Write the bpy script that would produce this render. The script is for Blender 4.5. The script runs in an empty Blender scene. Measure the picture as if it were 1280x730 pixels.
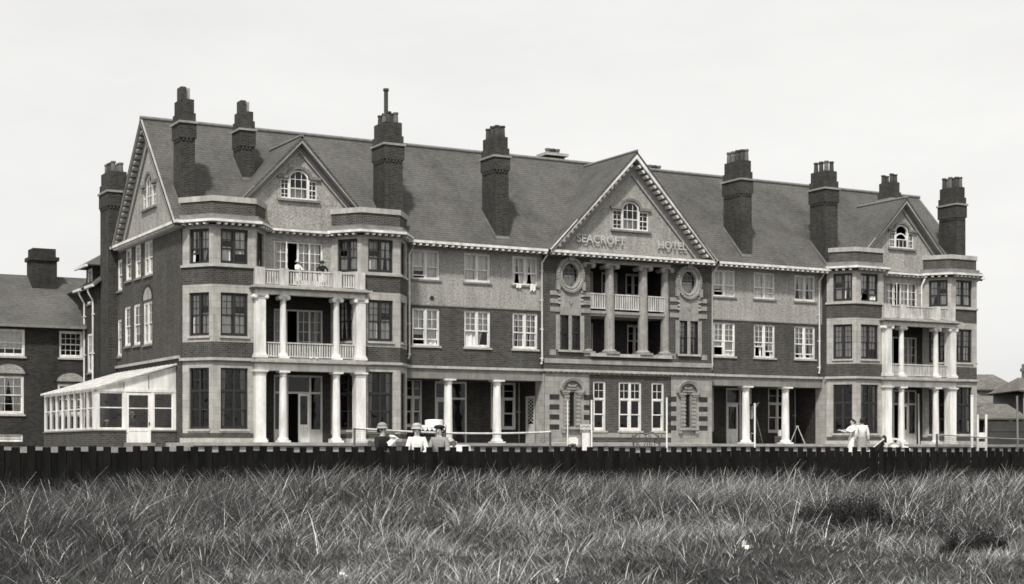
import bpy, math, random
import numpy as np
from mathutils import Vector
random.seed(7); RNG = np.random.default_rng(11)
R = math.radians
SC = bpy.context.scene; COL = SC.collection
F, TH, YH, ZC = 2000.0, R(29), 563.5, -0.36      # focal length in photo pixels, facade angle, horizon row, eye height
CT, ST = math.cos(TH), math.sin(TH)
def at(x, Y, y=None):
    """photo column x at camera depth Y -> world (u, v) and, with row y, the height there"""
    X = (x-640)/F*Y
    p = (X*CT+Y*ST, -X*ST+Y*CT)
    return p if y is None else (p[0], p[1], (YH-y)*Y/F+ZC)

# ------------------------------------------------------------------ materials
def tint(g, a=1.0): return (g*1.012, g, g*.975, a)
class NT:
    def __init__(s, name, rough=.85, spec=.25):
        s.m = bpy.data.materials.new(name); s.m.use_nodes = True; s.t = s.m.node_tree
        s.b = s.t.nodes['Principled BSDF']; s.b.inputs['Roughness'].default_value = rough
        s.b.inputs['Specular IOR Level'].default_value = spec
    def n(s, typ, **kw):
        n = s.t.nodes.new('ShaderNode'+typ)
        for k, v in kw.items():
            if hasattr(n, k): setattr(n, k, v)
            else: n.inputs[k].default_value = v
        return n
    def l(s, a, b): s.t.links.new(a, b)
    def ramp(s, src, stops):
        r = s.n('ValToRGB'); e = r.color_ramp.elements
        while len(e) < len(stops): e.new(.5)
        for q, (p, g) in zip(e, stops): q.position = p; q.color = tint(g)
        s.l(src, r.inputs[0]); return r.outputs[0]
    def mul(s, a, b, f=1.0, op='MULTIPLY'):
        m = s.n('MixRGB', blend_type=op); m.inputs[0].default_value = f
        s.l(a, m.inputs[1]); s.l(b, m.inputs[2]); return m.outputs[0]
    def coords(s, kind='Object', scale=(1, 1, 1)):
        tc = s.n('TexCoord'); mp = s.n('Mapping'); mp.inputs['Scale'].default_value = scale
        s.l(tc.outputs[kind], mp.inputs['Vector']); return mp.outputs[0]
    def noise(s, vec, scale, detail=3, rough=.6):
        n = s.n('TexNoise'); n.inputs['Scale'].default_value = scale; n.inputs['Detail'].default_value = detail
        n.inputs['Roughness'].default_value = rough; s.l(vec, n.inputs['Vector']); return n.outputs['Fac']
    def bump(s, h, strength, dist=.02):
        b = s.n('Bump'); b.inputs['Strength'].default_value = strength; b.inputs['Distance'].default_value = dist
        s.l(h, b.inputs['Height']); s.l(b.outputs[0], s.b.inputs['Normal'])
    def out(s, c): s.l(c, s.b.inputs['Base Color']); return s.m

def m_plain(name, g, rough=.7, var=.25, scale=3.0, spec=.3, streak=False):
    t = NT(name, rough, spec); v = t.coords('Object', (1, 1, .25) if streak else (1, 1, 1))
    a = t.ramp(t.noise(v, scale, 4), [(.3, g*(1-var)), (.7, g*(1+var*.5))])
    b = t.ramp(t.noise(v, scale*9, 3), [(.3, .86), (.7, 1.0)])
    return t.out(t.mul(a, b))
def m_brick(name, g, mortar, bw=.225, bh=.075, ms=.010, var=.35, bumps=.5, offset=.5, patch=.3):
    t = NT(name, .9, .15); v = t.coords('UV')
    b = t.n('TexBrick'); b.offset = offset
    for k, x in (('Scale', 1.0), ('Brick Width', bw), ('Row Height', bh), ('Mortar Size', ms), ('Mortar Smooth', .2), ('Bias', 0.0)): b.inputs[k].default_value = x
    b.inputs['Color1'].default_value = tint(g*(1-var)); b.inputs['Color2'].default_value = tint(g*(1+var)); b.inputs['Mortar'].default_value = tint(mortar)
    t.l(v, b.inputs['Vector'])
    o = t.coords('Object')
    p = t.ramp(t.noise(o, .55, 5, .65), [(.3, 1-patch), (.7, 1.0)])
    q = t.ramp(t.noise(o, 14, 2), [(.25, .72), (.75, 1.0)])
    t.bump(b.outputs['Fac'], -bumps, .012)
    st = t.ramp(t.noise(t.coords('Object', (1.6, 1.6, .16)), 1.8, 4), [(.35, .78), (.62, 1.0)])
    return t.out(t.mul(t.mul(t.mul(b.outputs['Color'], p), q), st))
def m_tile(name, g, row=.17):
    t = NT(name, .9, .15); v = t.coords('UV'); sp = t.n('SeparateXYZ'); t.l(v, sp.inputs[0])
    d = t.n('Math', operation='DIVIDE'); d.inputs[1].default_value = row; t.l(sp.outputs[1], d.inputs[0])
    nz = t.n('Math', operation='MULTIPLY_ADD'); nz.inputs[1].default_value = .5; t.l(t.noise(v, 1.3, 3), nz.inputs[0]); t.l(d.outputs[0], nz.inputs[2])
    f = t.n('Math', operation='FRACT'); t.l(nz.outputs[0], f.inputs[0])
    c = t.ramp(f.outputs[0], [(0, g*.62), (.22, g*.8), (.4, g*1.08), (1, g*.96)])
    sm = t.ramp(t.noise(t.coords('UV', (4.5, 5.9, 1)), 1.0, 2, .8), [(.3, .66), (.7, 1.0)])
    o = t.coords('Object'); p = t.ramp(t.noise(o, .45, 8, .78), [(.34, .58), (.5, .88), (.66, 1.06)])
    t.bump(f.outputs[0], -.5, .02); return t.out(t.mul(t.mul(c, sm), p))
def m_rough(name, g):
    t = NT(name, .95, .1); o = t.coords('Object')
    f = t.noise(o, 11, 3, .75); a = t.ramp(f, [(.34, g*.6), (.5, g*.97), (.66, g*1.2)])
    w = t.ramp(t.noise(o, .8, 4), [(.3, .82), (.7, 1.0)])
    st = t.ramp(t.noise(t.coords('Object', (2.2, 2.2, .22)), 1.6, 4), [(.35, .8), (.6, 1.0)])
    t.bump(f, .7, .05); return t.out(t.mul(t.mul(a, w), st))
def m_stone(name, g, bw=.62, bh=.31):
    t = NT(name, .85, .2); v = t.coords('UV'); b = t.n('TexBrick')
    for k, x in (('Scale', 1.0), ('Brick Width', bw), ('Row Height', bh), ('Mortar Size', .008), ('Mortar Smooth', .3)): b.inputs[k].default_value = x
    b.inputs['Color1'].default_value = tint(g*.9); b.inputs['Color2'].default_value = tint(g*1.08); b.inputs['Mortar'].default_value = tint(g*.6)
    t.l(v, b.inputs['Vector']); o = t.coords('Object')
    a = t.ramp(t.noise(o, 2.5, 5, .7), [(.3, .72), (.65, 1.0)]); s2 = t.ramp(t.noise(t.coords('Object', (3, 3, .3)), 2, 4), [(.3, .8), (.6, 1.0)])
    t.bump(t.noise(o, 20, 3), .25, .01)
    return t.out(t.mul(t.mul(b.outputs['Color'], a), s2))
def m_glass():
    t = NT('window_glass', .04, .5); nt = t.t
    tr = t.n('BsdfTransparent'); tr.inputs[0].default_value = (.97, .97, .96, 1)
    gl = t.n('BsdfGlossy'); gl.inputs['Roughness'].default_value = .03; gl.inputs['Color'].default_value = (.9, .9, .9, 1)
    o = t.coords('Object'); bp = t.n('Bump'); bp.inputs['Strength'].default_value = .3; bp.inputs['Distance'].default_value = .06
    t.l(t.noise(o, 1.7, 2), bp.inputs['Height']); t.l(bp.outputs[0], gl.inputs['Normal'])
    fr = t.n('Fresnel'); fr.inputs[0].default_value = 1.5
    mx = t.n('MixShader'); t.l(fr.outputs[0], mx.inputs[0]); t.l(tr.outputs[0], mx.inputs[1]); t.l(gl.outputs[0], mx.inputs[2])
    t.l(mx.outputs[0], nt.nodes['Material Output'].inputs['Surface']); return t.m
def m_obscured():
    t = NT('obscured_glazing', .3, .4); t.b.inputs['Base Color'].default_value = tint(.62); tr = t.n('BsdfTransparent'); tr.inputs[0].default_value = (.9, .9, .9, 1)
    mx = t.n('MixShader'); o = t.coords('Object'); r = t.ramp(t.noise(o, 2.2, 4), [(.3, .2), (.7, .6)]); t.l(r, mx.inputs[0]); t.l(tr.outputs[0], mx.inputs[1]); t.l(t.b.outputs[0], mx.inputs[2])
    t.l(mx.outputs[0], t.t.nodes['Material Output'].inputs['Surface']); return t.m
def m_curtain(name, g):
    t = NT(name, .95, .05); o = t.coords('Object', (1, 1, .12))
    a = t.ramp(t.noise(o, 16, 2), [(.3, g*.74), (.7, g*1.06)]); return t.out(a)
def m_grass(name, lo, mid, hi):
    t = NT(name, .75, .2); a = t.n('Attribute', attribute_name='tone')
    c = t.ramp(a.outputs['Fac'], [(0, lo), (.55, mid), (1, hi)])
    t.out(c); return t.m
def m_earth():
    t = NT('rough_soil_and_turf', 1.0, .05); o = t.coords('Object')
    a = t.ramp(t.noise(o, .5, 6, .7), [(.3, .03), (.7, .075)]); b = t.ramp(t.noise(o, 22, 4), [(.3, .5), (.7, 1.0)])
    t.bump(t.noise(o, 12, 4), .8, .08); return t.out(t.mul(a, b))

M = dict(
 ridge=m_plain('ridge_clay', .2, .8, .3, 4), brick=m_brick('red_brick', .076, .17, bh=.085, ms=.013), brick_dark_shade=m_brick('dark_and_shade_brick', .045, .075), brick_chim=m_brick('chimney_brick', .05, .12, var=.5, ms=.013),  # dark brick doubles as shade painted into the recessed walls
 brick_old=m_brick('rear_brick', .05, .08), parapet=m_brick('parapet_brick', .066, .21, ms=.016, var=.5),
 tile=m_tile('clay_roof_tile', .132), tile_hazed=m_brick('hazed_roof_tile', .2, .12, .3, .2, .015, .2, .4),  # far tile colour faded paler in place of distance haze
 rough=m_rough('roughcast_render', .4), rough_light=m_rough('pale_roughcast', .33), stone=m_stone('dressed_stone', .43), stone_pav=m_stone('pavilion_stone', .33), potpale=m_plain('buff_clay_pot', .34, .8, .3, 6), stone_dark=m_stone('weathered_stone', .24),
 coping=m_stone('stone_coping', .46, 1.1, 2.0), white=m_plain('white_paint', .78, .55, .34, 2.5, .35, True), cream=m_plain('cream_paint', .55, .55, .2, 2.5, .3, True),
 verge=m_plain('verge_paint', .36, .7, .25, 2), gloss=m_plain('white_gloss', .82, .4, .08, 3), glazing=m_obscured(), flannel=m_plain('light_flannel', .3, .95, .25, 9), dark=m_plain('dark_paint', .028, .45, .3, 4, .4), slat=m_plain('balustrade_paint', .56, .6, .4, 5, .3, True), lead=m_plain('lead_sheet', .24, .6, .35, 2),
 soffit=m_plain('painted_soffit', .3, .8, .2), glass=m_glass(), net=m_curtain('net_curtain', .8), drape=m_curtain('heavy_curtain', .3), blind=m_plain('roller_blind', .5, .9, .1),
 room=m_plain('room_shade', .05, .9, .2), terrace=m_plain('terrace_concrete', .36, .9, .3, 2), tar=m_plain('tarred_timber', .011, .85, .75, 5, .12, True),  # room: near black, the shade of unlit interiors put into its colour
 conc=m_plain('pale_render', .3, .9, .3), pot=m_plain('clay_pot', .06, .8, .4, 6), potlight=m_plain('pale_clay_pot', .14, .8, .3, 6), iron=m_plain('grey_iron', .22, .6, .3),
 skin=m_plain('skin', .5, .6, .1, 8), hair=m_plain('dark_hair', .012, .6, .4, 20), cloth_w=m_plain('white_cotton', .78, .9, .12, 9), cloth_g=m_plain('grey_flannel', .19, .95, .25, 9),
 cloth_d=m_plain('dark_serge', .02, .95, .3, 9), cloth_m=m_plain('straw_hat', .42, .9, .25, 12), timber=m_plain('weathered_timber', .13, .85, .4, 6, .2, True), paper=m_plain('paper', .8, .9, .1),
 earth=m_earth(), grass=m_grass('dune_grass', .007, .10, .85), leaf=m_grass('bush_leaf', .008, .02, .095), lettering=m_plain('sign_paint', .5, .6, .15), hazed_wall=m_plain('hazed_wall', .26, .9, .2, .6),  # far wall tone lifted, distance haze mixed into the colour
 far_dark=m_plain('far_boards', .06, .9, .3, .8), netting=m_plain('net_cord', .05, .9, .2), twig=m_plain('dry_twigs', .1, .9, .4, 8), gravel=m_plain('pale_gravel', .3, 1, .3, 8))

# ------------------------------------------------------------------ object and mesh helpers
def tag(o, label=None, cat=None, group=None, kind=None):
    if label: o['label'] = label
    if cat: o['category'] = cat
    if group: o['group'] = group
    if kind: o['kind'] = kind
    return o
def empty(name, loc=(0, 0, 0), rz=0, label=None, cat=None, group=None):
    o = bpy.data.objects.new(name, None); COL.objects.link(o); o.location = loc; o.rotation_euler = (0, 0, rz); o.empty_display_size = .3
    return tag(o, label, cat, group)
class Fr:
    """a wall's own frame: s along the wall to the right seen from outside, d inwards, z up"""
    def __init__(s, ox, oy, ex=1.0, ey=0.0):
        L = math.hypot(ex, ey); s.o = (ox, oy); s.e = (ex/L, ey/L)
    def __call__(s, a, d, z): return (s.o[0]+s.e[0]*a-s.e[1]*d, s.o[1]+s.e[1]*a+s.e[0]*d, z)
W = Fr(0, 0)
class MB:
    def __init__(s): s.v = []; s.f = []; s.sm = []
    def face(s, pts, smooth=False):
        i = len(s.v); s.v += [tuple(p) for p in pts]; s.f.append(tuple(range(i, i+len(pts)))); s.sm.append(smooth)
    def box(s, fr, a0, a1, d0, d1, z0, z1):
        P = [fr(a, d, z) for z in (z0, z1) for d in (d0, d1) for a in (a0, a1)]
        i = len(s.v); s.v += P
        for q in ((0, 1, 5, 4), (1, 3, 7, 5), (3, 2, 6, 7), (2, 0, 4, 6), (4, 5, 7, 6), (2, 3, 1, 0)): s.f.append(tuple(i+k for k in q)); s.sm.append(False)
        return s
    def prism(s, pts, z0, z1):
        n = len(pts); i = len(s.v); s.v += [(p[0], p[1], z0) for p in pts]+[(p[0], p[1], z1) for p in pts]
        for k in range(n): s.f.append((i+k, i+(k+1) % n, i+n+(k+1) % n, i+n+k)); s.sm.append(False)
        s.f.append(tuple(i+n+k for k in range(n))); s.f.append(tuple(i+n-1-k for k in range(n))); s.sm += [False, False]
        return s
    def extrude(s, fr, poly, d0, d1):
        """polygon [(s,z)] in the wall's plane, given thickness from d0 to d1"""
        n = len(poly); i = len(s.v); s.v += [fr(a, d0, z) for a, z in poly]+[fr(a, d1, z) for a, z in poly]
        for k in range(n): s.f.append((i+k, i+(k+1) % n, i+n+(k+1) % n, i+n+k)); s.sm.append(False)
        s.f.append(tuple(i+k for k in range(n))); s.f.append(tuple(i+n+n-1-k for k in range(n))); s.sm += [False, False]
        return s
    def lathe(s, x, y, prof, n=16, cap=True):
        cs = [(math.cos(2*math.pi*k/n), math.sin(2*math.pi*k/n)) for k in range(n)]
        def row(p): s.v += [(x+p[0]*c, y+p[0]*q, p[1]) for c, q in cs]; return len(s.v)-n
        def ang(a, b): return math.atan2(b[1]-a[1], b[0]-a[0])
        last = None; la = None
        for a, b in zip(prof, prof[1:]):
            t = ang(a, b)
            if last is None or abs((t-la+math.pi) % (2*math.pi)-math.pi) > .6: last = row(a)      # own vertices at a sharp turn
            nx = row(b)
            for k in range(n): s.f.append((last+k, last+(k+1) % n, nx+(k+1) % n, nx+k)); s.sm.append(True)
            last, la = nx, t
        if cap:
            for p, d in ((prof[0], -1), (prof[-1], 1)):
                if p[0] > .012: i = row(p); s.f.append(tuple(i+k for k in range(n))[::d]); s.sm.append(False)
        return s
    def tube(s, pts, r, n=6, r1=None):
        pts = [Vector(p) for p in pts]; i = len(s.v); m = len(pts)
        def row(j):
            p = pts[j]; t = (pts[min(j+1, m-1)]-pts[max(j-1, 0)]).normalized()
            a = t.cross(Vector((0, 0, 1))) if abs(t.z) < .9 else t.cross(Vector((1, 0, 0)))
            a.normalize(); b = t.cross(a); rr = r if r1 is None else r+(r1-r)*j/(m-1)
            s.v += [tuple(p+(a*math.cos(2*math.pi*k/n)+b*math.sin(2*math.pi*k/n))*rr) for k in range(n)]; return len(s.v)-n
        rows = [row(j) for j in range(m)]
        for p, q in zip(rows, rows[1:]):
            for k in range(n): s.f.append((p+k, p+(k+1) % n, q+(k+1) % n, q+k)); s.sm.append(True)
        for j, d in ((0, -1), (m-1, 1)): i = row(j); s.f.append(tuple(i+k for k in range(n))[::d]); s.sm.append(False)
        return s
    def ring(s, fr, cs, cz, prof, n=40, t0=0, t1=2*math.pi):
        """elliptical moulding: prof = [(rx, rz, d)] swept round the ellipse"""
        full = abs(t1-t0-2*math.pi) < 1e-6; i = len(s.v); m = len(prof); N = n if full else n+1
        for k in range(N):
            t = t0+(t1-t0)*k/n
            s.v += [fr(cs+rx*math.cos(t), d, cz+rz*math.sin(t)) for rx, rz, d in prof]
        for k in range(n):
            k2 = (k+1) % N
            for j in range(m-1): s.f.append((i+k*m+j, i+k2*m+j, i+k2*m+j+1, i+k*m+j+1)); s.sm.append(False)
        return s
    def wall(s, fr, a0, a1, z0, z1, holes=(), d=0.0, rev=.18):
        A = sorted({a0, a1}|{q for h in holes for q in h[:2] if a0 < q < a1}); Z = sorted({z0, z1}|{q for h in holes for q in h[2:4] if z0 < q < z1})
        for i in range(len(A)-1):
            for j in range(len(Z)-1):
                ca, cz = (A[i]+A[i+1])/2, (Z[j]+Z[j+1])/2
                if any(h[0] < ca < h[1] and h[2] < cz < h[3] for h in holes): continue
                s.face([fr(A[i], d, Z[j]), fr(A[i+1], d, Z[j]), fr(A[i+1], d, Z[j+1]), fr(A[i], d, Z[j+1])])
        for h in holes:
            b0, b1, c0, c1 = max(h[0], a0), min(h[1], a1), max(h[2], z0), min(h[3], z1)
            if h[0] >= a0: s.face([fr(b0, d, c0), fr(b0, d+rev, c0), fr(b0, d+rev, c1), fr(b0, d, c1)])
            if h[1] <= a1: s.face([fr(b1, d, c0), fr(b1, d, c1), fr(b1, d+rev, c1), fr(b1, d+rev, c0)])
            if h[2] >= z0: s.face([fr(b0, d, c0), fr(b1, d, c0), fr(b1, d+rev, c0), fr(b0, d+rev, c0)])
            if h[3] <= z1: s.face([fr(b0, d, c1), fr(b0, d+rev, c1), fr(b1, d+rev, c1), fr(b1, d, c1)])
        return s
    def build(s, name, mat, parent=None, label=None):
        me = bpy.data.meshes.new(name); me.from_pydata(s.v, [], s.f); me.update()
        me.polygons.foreach_set('use_smooth', s.sm)
        uv = me.uv_layers.new(name='UVMap').data
        buf = np.zeros(len(uv)*2, np.float32)
        for p in me.polygons:
            n = p.normal
            if abs(n.z) > .93: t = Vector((1, 0, 0)); b = Vector((0, 1, 0))
            else: t = Vector((-n.y, n.x, 0)).normalized(); b = n.cross(t).normalized()
            for li in p.loop_indices:
                co = me.vertices[me.loops[li].vertex_index].co; buf[2*li] = co.dot(t); buf[2*li+1] = co.dot(b)
        uv.foreach_set('uv', buf); me.materials.append(mat if not isinstance(mat, str) else M[mat])
        o = bpy.data.objects.new(name, me); COL.objects.link(o)
        if parent is not None: o.parent = parent
        if label: o['label'] = label
        return o
def merge_doubles(o):
    import bmesh
    b = bmesh.new(); b.from_mesh(o.data); bmesh.ops.remove_doubles(b, verts=b.verts, dist=1e-4); b.to_mesh(o.data); b.free()

# ------------------------------------------------------------------ the hotel: key planes
C = 45.15                 # centre line
VW, VB, VM, VP, VL, VK = 68.7, 67.4, 69.1, 68.9, 71.3, 79.3   # wing wall, bay fronts, main wall, pavilion, veranda back, rear wall
VE = 68.45                # eaves line
UL, UR = 21.40, 2*C-21.40
ZE, ZR, VR = 9.58, 15.0, 73.6
KR = (ZR-ZE)/(VR-VE)
hotel = empty('hotel', (C, VM, 0), 0, 'long brick and roughcast seaside hotel with gabled roof, tall chimneys and columned porticoes', 'hotel')
INV = hotel.location
class HMB(MB):
    """same builder; the finished part is parented to the hotel without moving"""
    def build(s, name, mat, parent=None, label=None):
        p = hotel if parent is None else parent
        o = MB.build(s, name, mat, None, label); o.parent = p
        base = p
        while base.parent is not None: base = base.parent
        o.matrix_parent_inverse = base_inv(base)
        return o
from mathutils import Matrix
_bi = {}
def base_inv(b):
    if b.name not in _bi: _bi[b.name] = (Matrix.Translation(b.location) @ b.rotation_euler.to_matrix().to_4x4()).inverted()
    return _bi[b.name]
def sub(mb, name, mat, part, label=None):
    """a sub-part under a part whose own transform is its parent's inverse: identity in world space"""
    o = MB.build(mb, name, mat, None, label); o.parent = part; return o
def child(mb, name, mat, root, label=None):
    o = MB.build(mb, name, mat, None, label); o.parent = root; o.matrix_parent_inverse = base_inv(root); return o

room = HMB()
KINDS_ = dict(brick=('brick_wall', 'brick'), stone=('stone_dressing', 'stone'), rough=('roughcast_wall', 'rough'), white=('eaves_cornice', 'white'), stoned=('stone_beam', 'stone_dark'), darkb=('shade_and_strip_brick', 'brick_dark_shade'), lead=('lead_flashing', 'lead'), soffit=('soffit', 'soffit'), coping=('stone_course', 'coping'), parapet=('bay_parapet', 'parapet'), rakeb=('verge_board', 'verge'))  # sheltered brick is coloured darker to stand in for recess shade; strips share it
def fresh():
    for k in KINDS_: globals()[k] = HMB()
def flush():
    """turn what has been collected for one part of the building into parts of the hotel"""
    for k, (nm, mt) in KINDS_.items():
        if globals()[k].f: build_pieces(globals()[k], nm, mt)
    fresh()
def build_pieces(mb, nm, mt):
    """one part per piece that stands clear of the others"""
    lo = np.array([np.min([mb.v[i] for i in f], 0) for f in mb.f]); hi = np.array([np.max([mb.v[i] for i in f], 0) for f in mb.f]); sz = (hi-lo).max(1)
    n = len(lo); lab = -np.ones(n, int); c = 0
    for a in range(n):
        if lab[a] >= 0: continue
        st = [a]; lab[a] = c
        while st:
            q = st.pop(); d = np.maximum(0, np.maximum(lo-hi[q], lo[q]-hi)); d = np.sqrt((d*d).sum(1))
            w = np.nonzero((lab < 0) & (d <= np.maximum(.02, .4*np.maximum(sz, sz[q]))))[0]; lab[w] = c; st += list(w)
        c += 1
    for k in range(c):
        p = HMB()
        for f, sm, l in zip(mb.f, mb.sm, lab):
            if l == k: p.face([mb.v[i] for i in f], sm)
        p.build(nm, mt)
fresh()

# ---- windows
wrnd = random.Random(3)
def curtain_mesh(fr, a0, a1, d, z0, z1, amp=.025, taper=0, side=0):
    mb = MB(); n = max(6, int((a1-a0)/.035)); ph = wrnd.random()*6
    for k in range(n):
        t0, t1 = k/n, (k+1)/n
        def pt(t, z, lo):
            a = a0+(a1-a0)*t
            if lo and taper: a = (a0 if side < 0 else a1)+(a-(a0 if side < 0 else a1))*(1-taper)
            return fr(a, d+amp*math.sin(t*n*.9+ph)+amp*.5*math.sin(t*n*.37+2*ph), z)
        mb.face([pt(t0, z0, 1), pt(t1, z0, 1), pt(t1, z1, 0), pt(t0, z1, 0)], True)
    return mb
def window(root, fr, a0, a1, z0, z1, d=.1, mat='white', lights=2, cols=2, rows=2, lowbars=False, trans=None, meet=.5, curt='net', fw=.075, mw=.11, opened=None, bar=.024, name='window', label=None, sillmat=None, low_rows=2):
    """sash window or casement: frame with glazing bars, a pane and what hangs behind it"""
    f = MB(); dd = d
    f.box(fr, a0, a0+fw, dd, dd+.1, z0, z1); f.box(fr, a1-fw, a1, dd, dd+.1, z0, z1)
    f.box(fr, a0+fw, a1-fw, dd+.003, dd+.097, z1-fw, z1); f.box(fr, a0+fw, a1-fw, dd-.03, dd+.1, z0, z0+fw*1.1)
    lw = (a1-a0-2*fw-(lights-1)*mw)/lights
    zt = z1-fw
    if trans:
        f.box(fr, a0+fw, a1-fw, dd-.012, dd+.093, trans-.05, trans+.05)
        for k in range(lights):
            b0 = a0+fw+k*(lw+mw)
            for c in range(1, cols): f.box(fr, b0+lw*c/cols-bar/2, b0+lw*c/cols+bar/2, dd+.03, dd+.07, trans+.05, z1-fw)
            zz = (trans+.05+z1-fw)/2; f.box(fr, b0, b0+lw, dd+.033, dd+.068, zz-bar/2, zz+bar/2)
        zt = trans-.05
    zb = z0+fw*1.1; zm = zb+(zt-zb)*meet
    for k in range(lights):
        b0 = a0+fw+k*(lw+mw); b1 = b0+lw
        if k: f.box(fr, b0-mw, b0, dd-.015, dd+.09, zb, z1-fw)
        op = opened[k] if opened else 0
        sh = op*(zt-zb)*.5
        f.box(fr, b0, b1, dd+.02, dd+.06, zm-.03, zm+.03)
        f.box(fr, b0, b0+.04, dd+.023, dd+.063, zm, zt); f.box(fr, b1-.04, b1, dd+.023, dd+.063, zm, zt); f.box(fr, b0+.04, b1-.04, dd+.023, dd+.063, zt-.04, zt)
        f.box(fr, b0, b0+.04, dd+.06, dd+.095, zb+sh, zm+sh); f.box(fr, b1-.04, b1, dd+.06, dd+.095, zb+sh, zm+sh); f.box(fr, b0+.04, b1-.04, dd+.06, dd+.095, zb+sh, zb+sh+.06)
        if not trans:
            for c in range(1, cols): f.box(fr, b0+lw*c/cols-bar/2, b0+lw*c/cols+bar/2, dd+.03, dd+.055, zm+.03, zt-.04)
            for r_ in range(1, rows): zz = zm+(zt-zm)*r_/rows; f.box(fr, b0+.04, b1-.04, dd+.032, dd+.053, zz-bar/2, zz+bar/2)
        if lowbars:
            for c in range(1, cols): f.box(fr, b0+lw*c/cols-bar/2, b0+lw*c/cols+bar/2, dd+.068, dd+.09, zb+sh+.06, zm+sh)
            for r_ in range(1, low_rows): zz = zb+sh+(zm-zb)*r_/low_rows; f.box(fr, b0+.04, b1-.04, dd+.07, dd+.088, zz-bar/2, zz+bar/2)
    fo = child(f, name, mat, root, label)
    g = MB()
    for k in range(lights):
        b0 = a0+fw+k*(lw+mw); b1 = b0+lw; op = opened[k] if opened else 0; sh = op*(zt-zb)*.5
        g.face([fr(b0, dd+.045, zm), fr(b1, dd+.045, zm), fr(b1, dd+.045, zt), fr(b0, dd+.045, zt)])
        g.face([fr(b0, dd+.08, zb+sh), fr(b1, dd+.08, zb+sh), fr(b1, dd+.08, zm+sh), fr(b0, dd+.08, zm+sh)])
        if trans: g.face([fr(b0, dd+.05, trans+.05), fr(b1, dd+.05, trans+.05), fr(b1, dd+.05, z1-fw), fr(b0, dd+.05, z1-fw)])
    sub(g, 'pane', 'glass', fo)
    for k in range(lights):
        b0 = a0+fw+k*(lw+mw); b1 = b0+lw; q = curt if curt != 'mix' else wrnd.choice(['net', 'net', 'net', 'pair', 'half', 'top'])
        D = dd+(.15 if mat == 'white' else .11)
        if q == 'net': sub(curtain_mesh(fr, b0-.03, b1+.03, D, z0+wrnd.choice([0, 0, .05, .3])*(z1-z0), z1), 'net_curtain', 'net', fo)
        elif q == 'half': sub(curtain_mesh(fr, b0-.03, b1+.03, D, z0, zm+.1), 'net_curtain', 'net', fo); sub(curtain_mesh(fr, b0-.03, b1+.03, D+.08, zm+(zt-zm)*.45, z1), 'blind', 'blind', fo)
        elif q == 'top': sub(curtain_mesh(fr, b0-.03, b1+.03, D, zm-.05, z1, .01), 'blind', 'net', fo); sub(curtain_mesh(fr, b0-.03, b0+lw*.6, D+.07, z0, zm, .03, .55, -1), 'curtain', 'net', fo)
        elif q == 'pair':
            sub(curtain_mesh(fr, b0-.03, b0+lw*.52, D, z0, z1, .03, .45, -1), 'curtain', 'net', fo); sub(curtain_mesh(fr, b0+lw*.48, b1+.03, D+.02, z0, z1, .03, .45, 1), 'curtain', 'net', fo)
        elif q == 'drape': sub(curtain_mesh(fr, b0-.03 if k == 0 else b0+lw*.55, b0+lw*.45 if k == 0 else b1+.03, D, z0, z1, .03, .3, -1 if k == 0 else 1), 'curtain', 'drape', fo)
    if sillmat:
        s_ = MB().box(fr, a0-.07, a1+.07, -.07, dd, z0-.09, z0); sub(s_, 'sill', sillmat, fo)
    return fo

# ---- mouldings
def offset_line(pts, out, vend):
    """outline of a three sided bay moved outwards, cut again where it meets the wall"""
    segs = []
    for (x0, y0), (x1, y1) in zip(pts, pts[1:]):
        L = math.hypot(x1-x0, y1-y0); nx, ny = (y1-y0)/L, -(x1-x0)/L
        segs.append(((x0+nx*out, y0+ny*out), (x1+nx*out, y1+ny*out)))
    def inter(p, q, r, s_):
        d1 = (q[0]-p[0], q[1]-p[1]); d2 = (s_[0]-r[0], s_[1]-r[1]); den = d1[0]*d2[1]-d1[1]*d2[0]
        t = ((r[0]-p[0])*d2[1]-(r[1]-p[1])*d2[0])/den; return (p[0]+d1[0]*t, p[1]+d1[1]*t)
    res = [inter(*segs[0], (0, vend), (1, vend))]
    for a, b in zip(segs, segs[1:]): res.append(inter(*a, *b))
    res.append(inter(*segs[-1], (0, vend), (1, vend))); return res
def band(mb, pts, o0, o1, z0, z1, vend=VW):
    a = offset_line(pts, o1, vend); b = offset_line(pts, o0, vend)
    for k in range(len(a)-1): mb.prism([a[k], a[k+1], b[k+1], b[k]], z0, z1)
def modillions(mb, fr, a0, a1, d0, d1, z0, z1, w=.13, gap=.34):
    n = max(1, int(round((a1-a0)/gap)))
    for k in range(n):
        c = a0+(a1-a0)*(k+.5)/n; mb.box(fr, c-w/2, c+w/2, d0, d1, z0, z1)
def bay_frames(pts): return [(Fr(p[0], p[1], q[0]-p[0], q[1]-p[1]), math.hypot(q[0]-p[0], q[1]-p[1])) for p, q in zip(pts, pts[1:])]

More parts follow.
